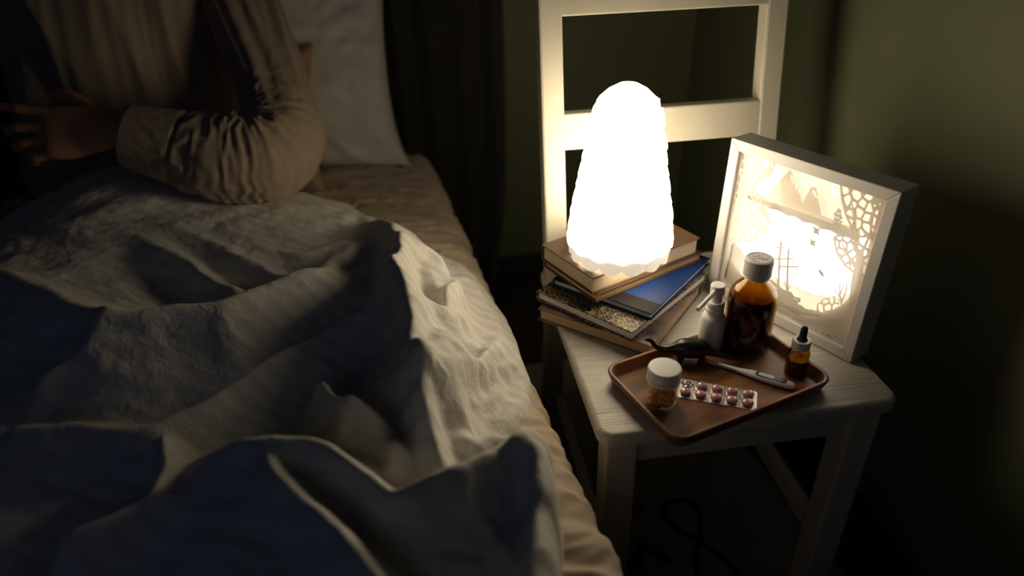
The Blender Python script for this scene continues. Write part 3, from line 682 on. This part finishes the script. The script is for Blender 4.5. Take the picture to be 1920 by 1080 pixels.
cap = ribbed_cap(.0190, .1185, .1425, 60, .0006, 'cap', white_p, bt)
# embossed ring and scribble on the cap top
ringv = []
def torus(r_, t_, z, n=48, a0=0, a1=2*math.pi, cx=0, cy=0):
    pts = [(cx+r_*math.cos(a0+(a1-a0)*i/n), cy+r_*math.sin(a0+(a1-a0)*i/n), z) for i in range(n+1)]; return tube(pts, t_, 6)
emb = [torus(.0155, .00045, .1426)]
for cx, cy, r_, a0, a1 in ((-.006, .003, .004, 0, 4.5), (.002, .004, .003, 1, 5.5), (.007, 0, .004, 2, 6), (-.002, -.005, .004, .5, 4), (.004, -.007, .003, 0, 3.5), (-.009, -.003, .003, 1, 5)): emb.append(torus(r_, .0004, .1426, 16, a0, a1, cx, cy))
mk('embossed_marks', *merge(*emb), white_p, cap, smooth=True)
mk('tamper_ring', *lathe([(.0145, .1145), (.0178, .1145), (.0178, .1178), (.0145, .1178)], 64), white_p, bt)

# ------------------------------------------------------------------ throat spray
spb = empty('throat_spray', (-.002, -.036, TT), 0, 'small white spray bottle with a long angled nozzle beside the syrup bottle', 'spray bottle')
sb = [(.0145, 0), (.0170, .0012), (.0177, .004), (.0177, .042), (.0170, .050), (.0145, .0565), (.0105, .0595), (.0100, .062)]
mk('bottle_body', *lathe(sb, 56), white_p, spb, smooth=True)
mk('collar', *lathe([(.0120, .0605), (.0128, .0612), (.0128, .0675), (.0118, .0682), (.0118, .0695), (.0128, .070), (.0128, .076), (.0118, .0785)], 48), white_p, spb, smooth=False, bevel=.0004)
pump = mk('pump_head', *lathe([(.0082, .078), (.0080, .090), (.0098, .0905), (.0102, .092), (.0102, .1035), (.0098, .1045), (.0085, .105)], 40), white_p, spb, smooth=False, bevel=.0003)
dn = Vector((-.046, -.042, -.004)).normalized()
st = Vector((0, 0, .0985))
mk('nozzle', *merge(tube([st+dn*.006, st+dn*.058], [.0034, .0026], 20), tube([st+dn*.058, st+dn*.060], [.0031, .0031], 20)), white_p, spb, smooth=False, bevel=.0003)

# ------------------------------------------------------------------ dropper bottle
dbb = empty('dropper_bottle', (.0885, -.118, TT), 0, 'small amber glass dropper bottle with white collar and dark blue bulb', 'dropper bottle')
mk('glass', *lathe([(.0120, 0), (.0140, .001), (.0148, .003), (.0148, .034), (.0140, .0385), (.0110, .0415), (.0092, .043), (.0092, .048), (.0075, .048), (.0075, .043), (.0095, .0405), (.0125, .0375), (.0134, .034), (.0134, .0035), (.0115, .0022)], 56), amber, dbb, smooth=True)
mk('liquid', *lathe([(.0118, .0025), (.0130, .0040), (.0130, .026)], 48), mat('brown_tincture', (.045, .014, .003), .1), dbb)
ribbed_cap(.0121, .0440, .0570, 46, .0004, 'collar', white_p, dbb, .001)
mk('rubber_bulb', *lathe([(.0072, .0570), (.0066, .0585), (.0056, .060), (.0048, .064), (.0047, .073), (.0040, .0765), (.0022, .0785), (.0004, .079)], 32), mat('navy_rubber', (.015, .025, .07), .5), dbb, smooth=True)
mk('pipette', *lathe([(.0022, .008), (.0028, .014), (.0028, .045)], 16), clear, dbb, smooth=True)

# ------------------------------------------------------------------ jar with capsules
JX, JY = -.1115, -.143
jar = empty('capsule_jar', (JX, JY, TT), 0, 'clear jar with a white screw lid half full of golden capsules', 'jar')
mk('jar_glass', *lathe([(.0165, 0), (.0195, .0008), (.0210, .0030), (.0213, .006), (.0213, .0330), (.0205, .0365), (.0190, .0385), (.0190, .0445), (.0176, .0445), (.0176, .0385), (.0190, .0360), (.0198, .0330), (.0198, .006), (.0190, .0030), (.0160, .0022)], 64), clear, jar, smooth=True)
mk('lid', *lathe([(.0208, .0420), (.0212, .0425), (.0216, .0430), (.0216, .0550), (.0210, .0568), (.0198, .0574), (.0150, .0576)], 72), white_p, jar, smooth=False, bevel=.0004)
mk('lid_ring', *lathe([(.0200, .0370), (.0217, .0374), (.0217, .0412), (.0200, .0416)], 72), white_p, jar, smooth=False, bevel=.0003)
rs = random.Random(2); caps = []; cr = .0042
while len(caps) < 46:
    best = None
    for _ in range(60):
        a = rs.random()*2*math.pi; q = math.sqrt(rs.random())*(.0194-cr); x, y = q*math.cos(a), q*math.sin(a); z = .0026+cr
        for c in caps:
            d2 = (x-c[0])**2+(y-c[1])**2
            if d2 < (2*cr)**2: z = max(z, c[2]+math.sqrt((2*cr)**2-d2))
        if best is None or z < best[2]: best = (x, y, z)
    caps.append(best)
gold = mat('golden_softgel', (1.0, .68, .14), .08, trans=.42, ior=1.4)
vs_, fs_ = lathe([(cr*math.sin(a), -cr*math.cos(a)) for a in [math.pi*k/12 for k in range(1, 12)]], 20)
proto = None
for x, y, z in caps:
    if proto is None:
        proto = o = mk('softgel_capsule', vs_, fs_, gold, smooth=True); o.name = 'softgel_capsule'
    else:
        o = proto.copy(); col.objects.link(o)
    o.location = (JX+x, JY+y, TT+z)
    tag(o, 'round golden softgel capsule inside the clear jar', 'capsule', 'golden capsules in the jar')

# ------------------------------------------------------------------ blister pack
BA = math.atan2(-.045, .092)
foil = mat('silver_foil', (.72, .70, .72), .28, metal=.85, bump=.15, bscale=400)
bls = empty('blister_pack', (-.0345, -.1425, TT), BA, 'silver blister pack of pink tablets with one pocket already emptied', 'blister pack')
mk('foil_sheet', *prism(rrect(.103, .040, .004, 5), 0, .0007), foil, bls)
pink = mat('pink_tablet_coating', (.66, .31, .35), .35, sss=.05)
def dome(rx, hz_, n=28, m_=7): return [(rx*math.cos(a)**.8, hz_*math.sin(a)) for a in [math.pi/2*k/m_ for k in range(m_)]]+[(rx*.03, hz_)]
for i in range(5):
    for j in range(2):
        x = -.040+i*.020; y = -.0093+j*.0186
        if i == 0 and j == 1:
            cr_ = []
            for k in range(5):
                a = R(k*72+10); cr_.append([(x+.0065*math.cos(a+q)*(1-.12*(q > .5)), y+.005*math.sin(a+q)) for q in (0,)])
            n_ = 30; V = []; F = []
            for q, (r_, zq) in enumerate(((.0078, .0008), (.0072, .0030), (.0055, .0022), (.003, .0034), (.0006, .0016))):
                for k in range(n_):
                    a = 2*math.pi*k/n_; wob = 1+.12*math.sin(3*a+q)+.07*math.sin(7*a+2*q); V.append((x+r_*wob*math.cos(a), y+r_*wob*.85*math.sin(a), zq+.0006*math.sin(5*a+q*1.7)*(q > 0)))
            for q in range(4):
                for k in range(n_): F.append((q*n_+k, q*n_+(k+1) % n_, (q+1)*n_+(k+1) % n_, (q+1)*n_+k))
            F.append(tuple(4*n_+k for k in range(n_)))
            o = mk('empty_pocket', V, F, mat('crumpled_foil', (.6, .62, .68), .15, metal=.9), bls); o['label'] = 'crushed empty pocket'
            continue
        tab = mk('tablet', *lathe([(.0060, .0008), (.0070, .0020), (.0073, .0035), (.0066, .0048), (.0050, .0058), (.0026, .0064), (.0003, .0065)], 32), pink, bls, loc=(x, y, 0), smooth=True)
        mk('bubble', *lathe(dome(.0088, .0074), 32, False), clear, bls, loc=(x, y, .0007), smooth=True)
# bubbles are thin plastic shells
for o in [q for q in bls.children if q.name.startswith('bubble')]:
    s_ = o.modifiers.new('shell', 'SOLIDIFY'); s_.thickness = .0003

# ------------------------------------------------------------------ thermometer
tl = math.atan2(-.082, .101)
thm = empty('thermometer', (-.031, -.068, TT), tl, 'white digital thermometer lying diagonally across the tray', 'thermometer')
prof = [(.000, .0009, .0009), (.002, .0016, .0016), (.012, .0018, .0018), (.013, .0021, .0021), (.030, .0024, .0024), (.052, .0030, .0028), (.066, .0052, .0040), (.078, .0073, .0052), (.095, .0080, .0056), (.115, .0078, .0056), (.125, .0070, .0052), (.130, .0050, .0042), (.132, .0020, .0020)]
xs_ = np.linspace(0, .132, 90); rings = []
for x in xs_:
    wy_ = np.interp(x, [p[0] for p in prof], [p[1] for p in prof]); hz_ = np.interp(x, [p[0] for p in prof], [p[2] for p in prof])
    zc = .0046
    rings.append([(x, wy_*np.sign(math.cos(a))*abs(math.cos(a))**.8, zc+hz_*.8*np.sign(math.sin(a))*abs(math.sin(a))**.85) for a in [2*math.pi*k/28 for k in range(28)]])
mk('thermometer_body', *loft(rings[9:]), white_p, thm, smooth=True)
o = mk('metal_tip', *loft(rings[:10]), mat('steel_tip', (.6, .6, .6), .25, metal=1), thm, smooth=True)
zt = .0046+.0056*.8
P = [(x+.100, y) for x, y in rrect(.042, .0100, .005, 8)]
mk('display_bezel', *prism(P, zt-.0022, zt+.0001), mat('dark_display_bezel', (.015, .012, .012), .4), thm, bevel=.0002)
dsp = mk('display_window', *prism([(x+.0935, y) for x, y in rrect(.020, .0066, .001, 4)], zt, zt+.0003), mat('grey_liquid_crystal', (.55, .56, .54), .45), thm)
mk('button_mark', *lathe([(.0016, zt), (.0016, zt+.0004)], 20), mat('button_grey', (.25, .2, .2), .4), thm, loc=(.1125, 0, 0))

# ------------------------------------------------------------------ skinned figures helper
def skinned(name, nodes, edges, m, parent=None, loc=(0, 0, 0), rot=(0, 0, 0), sub=2, bake=True):
    me = bpy.data.meshes.new(name); me.from_pydata([n_[0] for n_ in nodes], edges, []); o = bpy.data.objects.new(name, me); col.objects.link(o)
    sk = o.modifiers.new('skin', 'SKIN'); sk.use_smooth_shade = True
    if not me.skin_vertices: me.skin_vertices.new() if hasattr(me.skin_vertices, 'new') else None
    for v, n_ in zip(me.skin_vertices[0].data, nodes):
        r_ = n_[1]; v.radius = r_ if hasattr(r_, '__len__') else (r_, r_)
    me.skin_vertices[0].data[0].use_root = True
    ssf = o.modifiers.new('sub', 'SUBSURF'); ssf.levels = sub; ssf.render_levels = sub
    dg = bpy.context.evaluated_depsgraph_get(); ev = o.evaluated_get(dg); nm = bpy.data.meshes.new_from_object(ev)
    V = [tuple(v.co) for v in nm.vertices]; F = [tuple(p.vertices) for p in nm.polygons]
    bpy.data.objects.remove(o); bpy.data.meshes.remove(me)
    return V, F
def remeshed(V, F, voxel, smooth_it=4):
    me = bpy.data.meshes.new('tmp'); me.from_pydata(V, [], F); o = bpy.data.objects.new('tmp', me); col.objects.link(o)
    rm = o.modifiers.new('r', 'REMESH'); rm.mode = 'VOXEL'; rm.voxel_size = voxel
    sm = o.modifiers.new('s', 'SMOOTH'); sm.iterations = smooth_it; sm.factor = .5
    dg = bpy.context.evaluated_depsgraph_get(); nm = bpy.data.meshes.new_from_object(o.evaluated_get(dg))
    V = [tuple(v.co) for v in nm.vertices]; F = [tuple(p.vertices) for p in nm.polygons]
    bpy.data.objects.remove(o); return V, F

# ------------------------------------------------------------------ toy dinosaur (long neck, domed back)
nodes = [((0, 0, .0220), .0145), ((-.018, 0, .0190), .0095), ((-.030, 0, .0170), .0055), ((-.040, 0, .0175), .0042), ((-.048, 0, .0225), .0036), ((-.051, 0, .0290), .0036), ((-.0555, 0, .0315), .0036), ((-.0610, 0, .0300), .0022),
         ((.015, 0, .0200), .0095), ((.028, 0, .0145), .0055), ((.042, 0, .0100), .0034), ((.058, 0, .0075), .0020), ((.070, .002, .0070), .0011)]
edges = [(0, 1), (1, 2), (2, 3), (3, 4), (4, 5), (5, 6), (6, 7), (0, 8), (8, 9), (9, 10), (10, 11), (11, 12)]
Vd, Fd = skinned('d', nodes, edges, None)
parts = [(Vd, Fd)]
for x, y in ((-.012, .0068), (-.014, -.0068), (.014, .0070), (.012, -.0070)):
    parts.append(tube([(x, y*.7, .020), (x+.001, y, .013), (x, y*1.1, .006), (x-.001, y*1.1, .0012), (x-.001, y*1.1, .0002)], [.0055, .0048, .0036, .0040, .0038], 14))
Vd, Fd = remeshed(*merge(*parts), .0008, 3)
Vd = [(v[0]*1.1, v[1]*1.1, v[2]*1.12) for v in Vd]
dino = mk('toy_dinosaur', Vd, Fd, mat('glossy_black_plastic', (.012, .014, .011), .28), loc=(-.043, -.066, TT), rot=(0, 0, R(-14)), smooth=True)
tag(dino, 'small black long-necked toy dinosaur behind the capsule jar', 'toy')

# ------------------------------------------------------------------ rug under the chair
rug_m = mat('rug_off_white', (.30, .28, .24), .95, bump=.8, bscale=400, var=.1, vscale=40)
rug_k = mat('rug_charcoal', (.02, .02, .022), .95)
rug = empty('rug', (-.02, .0, 0), R(6), 'off-white rug with black zigzag and loop motifs under the chair', 'rug')
mk('rug_pile', *prism(rrect(.52, 1.1, .02), .0, .008), rug_m, rug, bevel=.003)
zg = []
for k in range(3):
    y0 = -.15+k*.11; pts = [(-.2+i*.03, y0+(.022 if i % 2 else -.022)) for i in range(7)]
    zg = []
    for a, b_ in zip(pts[:-1], pts[1:]):
        d = Vector((b_[0]-a[0], b_[1]-a[1])).normalized(); n_ = Vector((-d.y, d.x))*.009
        zg.append(prism([(a[0]+n_.x, a[1]+n_.y), (a[0]-n_.x, a[1]-n_.y), (b_[0]-n_.x, b_[1]-n_.y), (b_[0]+n_.x, b_[1]+n_.y)], .0079, .0086))
    mk('zigzag_motif', *merge(*zg), rug_k, rug)

lp = []
pts = [(.05+.028*math.sin(2*a)*(1.2), -.04+.10*math.cos(a)) for a in np.linspace(0, 2*math.pi, 49)]
for a, b_ in zip(pts[:-1], pts[1:]):
    d = Vector((b_[0]-a[0], b_[1]-a[1])).normalized(); n_ = Vector((-d.y, d.x))*.006
    lp.append(prism([(a[0]+n_.x, a[1]+n_.y), (a[0]-n_.x, a[1]-n_.y), (b_[0]-n_.x, b_[1]-n_.y), (b_[0]+n_.x, b_[1]+n_.y)], .0078, .0085))
mk('loop_motif', *merge(*lp), rug_k, rug)

# ------------------------------------------------------------------ person
PL = Vector((-.98, .70, .455))
ARM = [(-.773, .860, .995), (-.745, .785, .910), (-.701, .677, .806), (-.662, .576, .715), (-.643, .494, .65), (-.673, .439, .628), (-.744, .421, .635), (-.815, .429, .657), (-.893, .437, .683)]
def catmull(P, n):
    P = [np.array(p, float) for p in P]; P = [2*P[0]-P[1]]+P+[2*P[-1]-P[-2]]; out = []
    m_ = len(P)-3
    for q in np.linspace(0, m_, n):
        k = min(int(q), m_-1); t_ = q-k; a, b_, c, d = P[k:k+4]
        out.append(.5*((2*b_)+(-a+c)*t_+(2*a-5*b_+4*c-d)*t_*t_+(-a+3*b_-3*c+d)*t_**3))
    return np.array(out)
def sleeve(path, rads, mirror=False, seed=0):
    n, m_ = 260, 150; C = catmull(path, n); rr_ = np.interp(np.linspace(0, 1, n), np.linspace(0, 1, len(rads)), rads)
    T_ = np.gradient(C, axis=0); T_ /= np.linalg.norm(T_, axis=1)[:, None]
    a = np.cross(T_[0], [0, 0, 1]); A_ = []
    for k in range(n):
        a = a-T_[k]*(a@T_[k]); a /= np.linalg.norm(a); A_.append(a.copy())
    A_ = np.array(A_); B_ = np.cross(T_, A_)
    # inner side of the bend
    K = np.gradient(T_, axis=0); kn = np.linalg.norm(K, axis=1)
    mid = int(n*.56); inner = K[mid]/kn[mid]
    th_ = np.linspace(0, 2*np.pi, m_, endpoint=False); s_ = np.linspace(0, 1, n)
    D_ = A_[:, None, :]*np.cos(th_)[None, :, None]+B_[:, None, :]*np.sin(th_)[None, :, None]
    inn_ = (D_@inner)  # 1 at the crook
    SS_, TH_ = np.meshgrid(s_, th_, indexing='ij')
    wob = .016*fbm(SS_*7+seed, np.cos(TH_)*1.5+np.sin(TH_)*2.1, 2)
    bend = np.exp(-((SS_-.62)/.17)**2)
    f1 = .5-np.abs(noise((SS_+wob)*24+seed+.7*np.sin(TH_), np.cos(TH_)*.8+seed))*2.3
    f2 = .5-np.abs(noise((SS_+wob)*48+seed*2, np.cos(TH_)*1.5+np.sin(TH_)))*2.3
    rid_ = bend*(.5+.5*inn_)*.017*f1+bend*.006*f2
    up_ = np.exp(-((SS_-.22)/.2)**2)
    rid_ += up_*.016*(.4-np.abs(noise(np.cos(TH_)*2.2+seed, np.sin(TH_)*2.2+SS_*2))*2.2)
    # gathered fabric by the cuff seam
    g = np.exp(-((SS_-.835)/.035)**2); rid_ += g*.008*(.3-np.abs(noise(TH_*1.6+seed, SS_*12))*2)
    rid_ += -.006*np.exp(-((SS_-.865)/.006)**2)
    rid_ += .0022*fbm(SS_*26, TH_*4+seed, 2)
    rr2 = rr_[:, None]*(1+.0*inn_)+rid_*ss(1.0, .93, SS_)
    V = C[:, None, :]+D_*rr2[:, :, None]
    rings = [[tuple(p) for p in V[k]] for k in range(n)]
    # turn the cuff in
    for q, dr in ((0, -.004), (-10, -.006), (-25, -.006)):
        k = n-1+q; rings.append([tuple(C[k]+D_[k, i]*(rr_[k]+dr)) for i in range(m_)])
    return loft(rings, cap=False)
RAD = [.078, .073, .066, .064, .072, .082, .078, .066, .054]
def loc_(V): return [(v[0]-PL.x, v[1]-PL.y, v[2]-PL.z) for v in V]
MX = -1.12
def mir(P): return [(2*(-.98-.14*float(ss(.85, .68, p[2])))-p[0], p[1], p[2]-.012) for p in P]
# body
def hand_parts(W, a, t_, n_):
    W, a, t_, n_ = map(Vector, (W, a, t_, n_)); P = []
    pt = lambda x, y, z: tuple(W+(a*x+t_*y+n_*z)*1.1)
    # palm
    rings = []
    for x, wv_, th2, off in ((-.05, .027, .021, 0), (-.02, .027, .019, 0), (.0, .028, .018, .001), (.03, .036, .0175, .002), (.055, .0415, .016, .001), (.078, .042, .0145, 0), (.092, .040, .012, 0), (.098, .034, .008, -.002)):
        rings.append([pt(x, off+wv_*math.copysign(abs(math.cos(q))**.8, math.cos(q)), th2*math.copysign(abs(math.sin(q))**.9, math.sin(q))) for q in [2*math.pi*k/32 for k in range(32)]])
    P.append(loft(rings))
    F_ = [  # knuckle (x,y), lengths, curl (angles towards the palm, cumulative deg), radius
        ((.090, .031), (.047, .027, .022), (5, 14, 26), .0096, 12),
        ((.094, .0105), (.048, .030, .023), (8, 38, 72), .0098, 2),
        ((.091, -.010), (.045, .028, .022), (10, 42, 76), .0094, -3),
        ((.084, -.030), (.037, .022, .020), (14, 50, 84), .0084, -8)]
    for (kx, ky), ls, cur, r_, spread in F_:
        p = Vector((kx-.016, ky*.94, 0)); pts = [pt(*p)]; rads_ = [r_*1.05]
        p = Vector((kx, ky, 0)); pts.append(pt(*p)); rads_.append(r_*1.12)
        for k, (l, c) in enumerate(zip(ls, cur)):
            d = Vector((math.cos(R(c))*math.cos(R(spread)), math.sin(R(spread))*math.cos(R(c)), -math.sin(R(c))))
            pts.append(pt(*(p+d*l*.5))); rads_.append(r_*(.98-.07*k))
            p = p+d*l; pts.append(pt(*p)); rads_.append(r_*(1.02-.1*k) if k < 2 else r_*.62)
        P.append(tube(pts, rads_, 14))
    tp = [(.012, .018, -.006), (.033, .038, -.012), (.054, .055, -.018), (.070, .064, -.024), (.088, .068, -.028), (.103, .068, -.030)]
    P.append(tube([pt(*q) for q in tp], [.015, .0135, .0112, .0112, .0100, .0065], 14))
    return P
bodyn = [((-.985, .72, .55), (.155, .115)), ((-.985, .735, .69), (.145, .105)), ((-.98, .765, .83), (.155, .11)), ((-.975, .80, .95), (.14, .10)), ((-.975, .82, 1.05), (.06, .06)), ((-.975, .815, 1.12), (.056, .056)),
         ((-.975, .79, 1.20), (.078, .088)), ((-.975, .79, 1.27), (.074, .088)),
         (ARM[0], .052), (ARM[2], .043), (ARM[4], .040), (ARM[6], .038), (ARM[8], .027),
         (mir([ARM[0]])[0], .052), (mir([ARM[2]])[0], .043), (mir([ARM[4]])[0], .040), (mir([ARM[6]])[0], .038), (mir([ARM[8]])[0], .027),
         ((-.90, .52, .487), .047), ((-.89, .22, .487), .042), ((-.87, -.12, .480), .036), ((-.87, -.38, .475), .030),
         ((-1.08, .52, .487), .047), ((-1.10, .22, .487), .042), ((-1.10, -.12, .480), .036), ((-1.10, -.38, .475), .030)]
be = [(0, 1), (1, 2), (2, 3), (3, 4), (4, 5), (5, 6), (6, 7), (3, 8), (8, 9), (9, 10), (10, 11), (11, 12), (3, 13), (13, 14), (14, 15), (15, 16), (16, 17), (0, 18), (18, 19), (19, 20), (20, 21), (0, 22), (22, 23), (23, 24), (24, 25)]
Vb, Fb = skinned('b', bodyn, be, None, sub=2)
a_ = Vector((-.985, .02, .03)).normalized(); t2 = Vector((.02, .50, .86)); t2 = (t2-a_*t2.dot(a_)).normalized(); n2 = a_.cross(t2); n2 = -n2 if n2.y > 0 else n2
Wp = Vector((-.918, .438, .692))
hl = hand_parts(Wp, a_, t2, n2)
hr = [([(2*MX-v[0]-.012, v[1]+.03, v[2]-.02) for v in V_], F_) for V_, F_ in hl]
nose = [tube([(-.94, .612, 1.262), (-.94, .598, 1.245), (-.94, .604, 1.232)], [.008, .012, .008], 10), tube([(-.965, .62, 1.208), (-.94, .607, 1.208), (-.915, .62, 1.208)], [.005, .008, .005], 10),
        tube([(-.862, .70, 1.27), (-.856, .705, 1.255), (-.862, .70, 1.235)], [.010, .013, .008], 10), tube([(-1.018, .70, 1.27), (-1.024, .705, 1.255), (-1.018, .70, 1.235)], [.010, .013, .008], 10)]
nose = [([(v[0]-.035, v[1]+.10, v[2]-.05) for v in V_], F_) for V_, F_ in nose]
Vb, Fb = remeshed(*merge((Vb, Fb), *hl, *hr, *nose), .0030, 4)
def main_island(V, F):
    lab = np.arange(len(V)); Fq = np.array([f if len(f) == 4 else tuple(f)+(f[-1],) for f in F])
    while True:
        m_ = lab[Fq].min(axis=1); new = lab.copy(); np.minimum.at(new, Fq.reshape(-1), np.repeat(m_, 4)); new = new[new]
        if (new == lab).all(): break
        lab = new
    k = np.bincount(lab).argmax(); keep = lab == k; mp_ = np.cumsum(keep)-1
    return [v for v, q in zip(V, keep) if q], [tuple(int(mp_[i]) for i in f) for f in F if keep[f[0]]]
Vb, Fb = main_island(Vb, Fb)
person = mk('person', loc_(Vb), Fb, skin_m, loc=PL, smooth=True)
tag(person, 'person in a loose brown sweater sitting up in bed, forearm held across the lap', 'person')
# hair cap
hv, hf = [], []
rings = []
for a in np.linspace(-.25, 1.5, 16):
    rings.append([(-.975+.088*math.cos(a)*math.cos(q), .800+.100*math.cos(a)*math.sin(q)+.012, 1.235+.098*math.sin(a)-(.06 if math.sin(q) > 0 and a < .3 else 0)+(.035 if math.sin(q) < -.2 and a < .3 else 0)) for q in np.linspace(0, 2*math.pi, 32, endpoint=False)])
mk('hair', loc_(loft(rings)[0]), loft(rings)[1], hair_m, person, smooth=True)
for sgn in (-1, 1):
    e_ = lathe([(.011*math.sin(a), -.011*math.cos(a)) for a in [math.pi*k/8 for k in range(1, 8)]], 14)
    mk('eye', [(v[0]-.975+sgn*.031-PL.x, v[1]+.722-PL.y, v[2]+1.215-PL.z) for v in e_[0]], e_[1], mat('eye_white', (.6, .6, .58), .2), person, smooth=True)
V_, F_ = sleeve(ARM, RAD, seed=3.2); mk('sleeve', loc_(V_), F_, sweater_m, person, smooth=True)
V_, F_ = sleeve(mir(ARM), RAD, seed=7.7); mk('sleeve', loc_(V_), F_, sweater_m, person, smooth=True)
# sweater torso, hanging loosely in long folds
tc_ = [(.53, .195, .150, .610), (.60, .215, .165, .605), (.68, .212, .160, .612), (.76, .205, .150, .625), (.85, .205, .145, .650), (.94, .215, .140, .680), (1.01, .215, .120, .705), (1.06, .17, .095, .718), (1.10, .10, .075, .722), (1.12, .074, .070, .722)]
nn = 240; mm = 260; zz = np.linspace(.53, 1.12, nn); th_ = np.linspace(0, 2*np.pi, mm, endpoint=False)
ZZ, TH_ = np.meshgrid(zz, th_, indexing='ij')
I = lambda k: np.interp(ZZ, [q[0] for q in tc_], [q[k] for q in tc_])
cw = np.sign(np.cos(TH_))*np.abs(np.cos(TH_))**.85; sw = np.sign(np.sin(TH_))*np.abs(np.sin(TH_))**.85
fold = .034*(.42-np.abs(noise(np.cos(TH_)*2.0+5+ZZ*1.6, np.sin(TH_)*2.0+ZZ*1.1))*2.0)+.005*(.4-np.abs(noise(np.cos(TH_)*7+ZZ*1.7, np.sin(TH_)*7))*2)
fold *= ss(1.08, .9, ZZ)
X_ = -.983+(I(1)+fold)*cw; Y_ = .095+I(3)+(I(2)+fold)*sw
rings = [[(X_[k, i], Y_[k, i], ZZ[k, i]-.05) for i in range(mm)] for k in range(nn)]
V_, F_ = loft(rings, cap=False); mk('sweater', loc_(V_), F_, sweater_m, person, smooth=True)
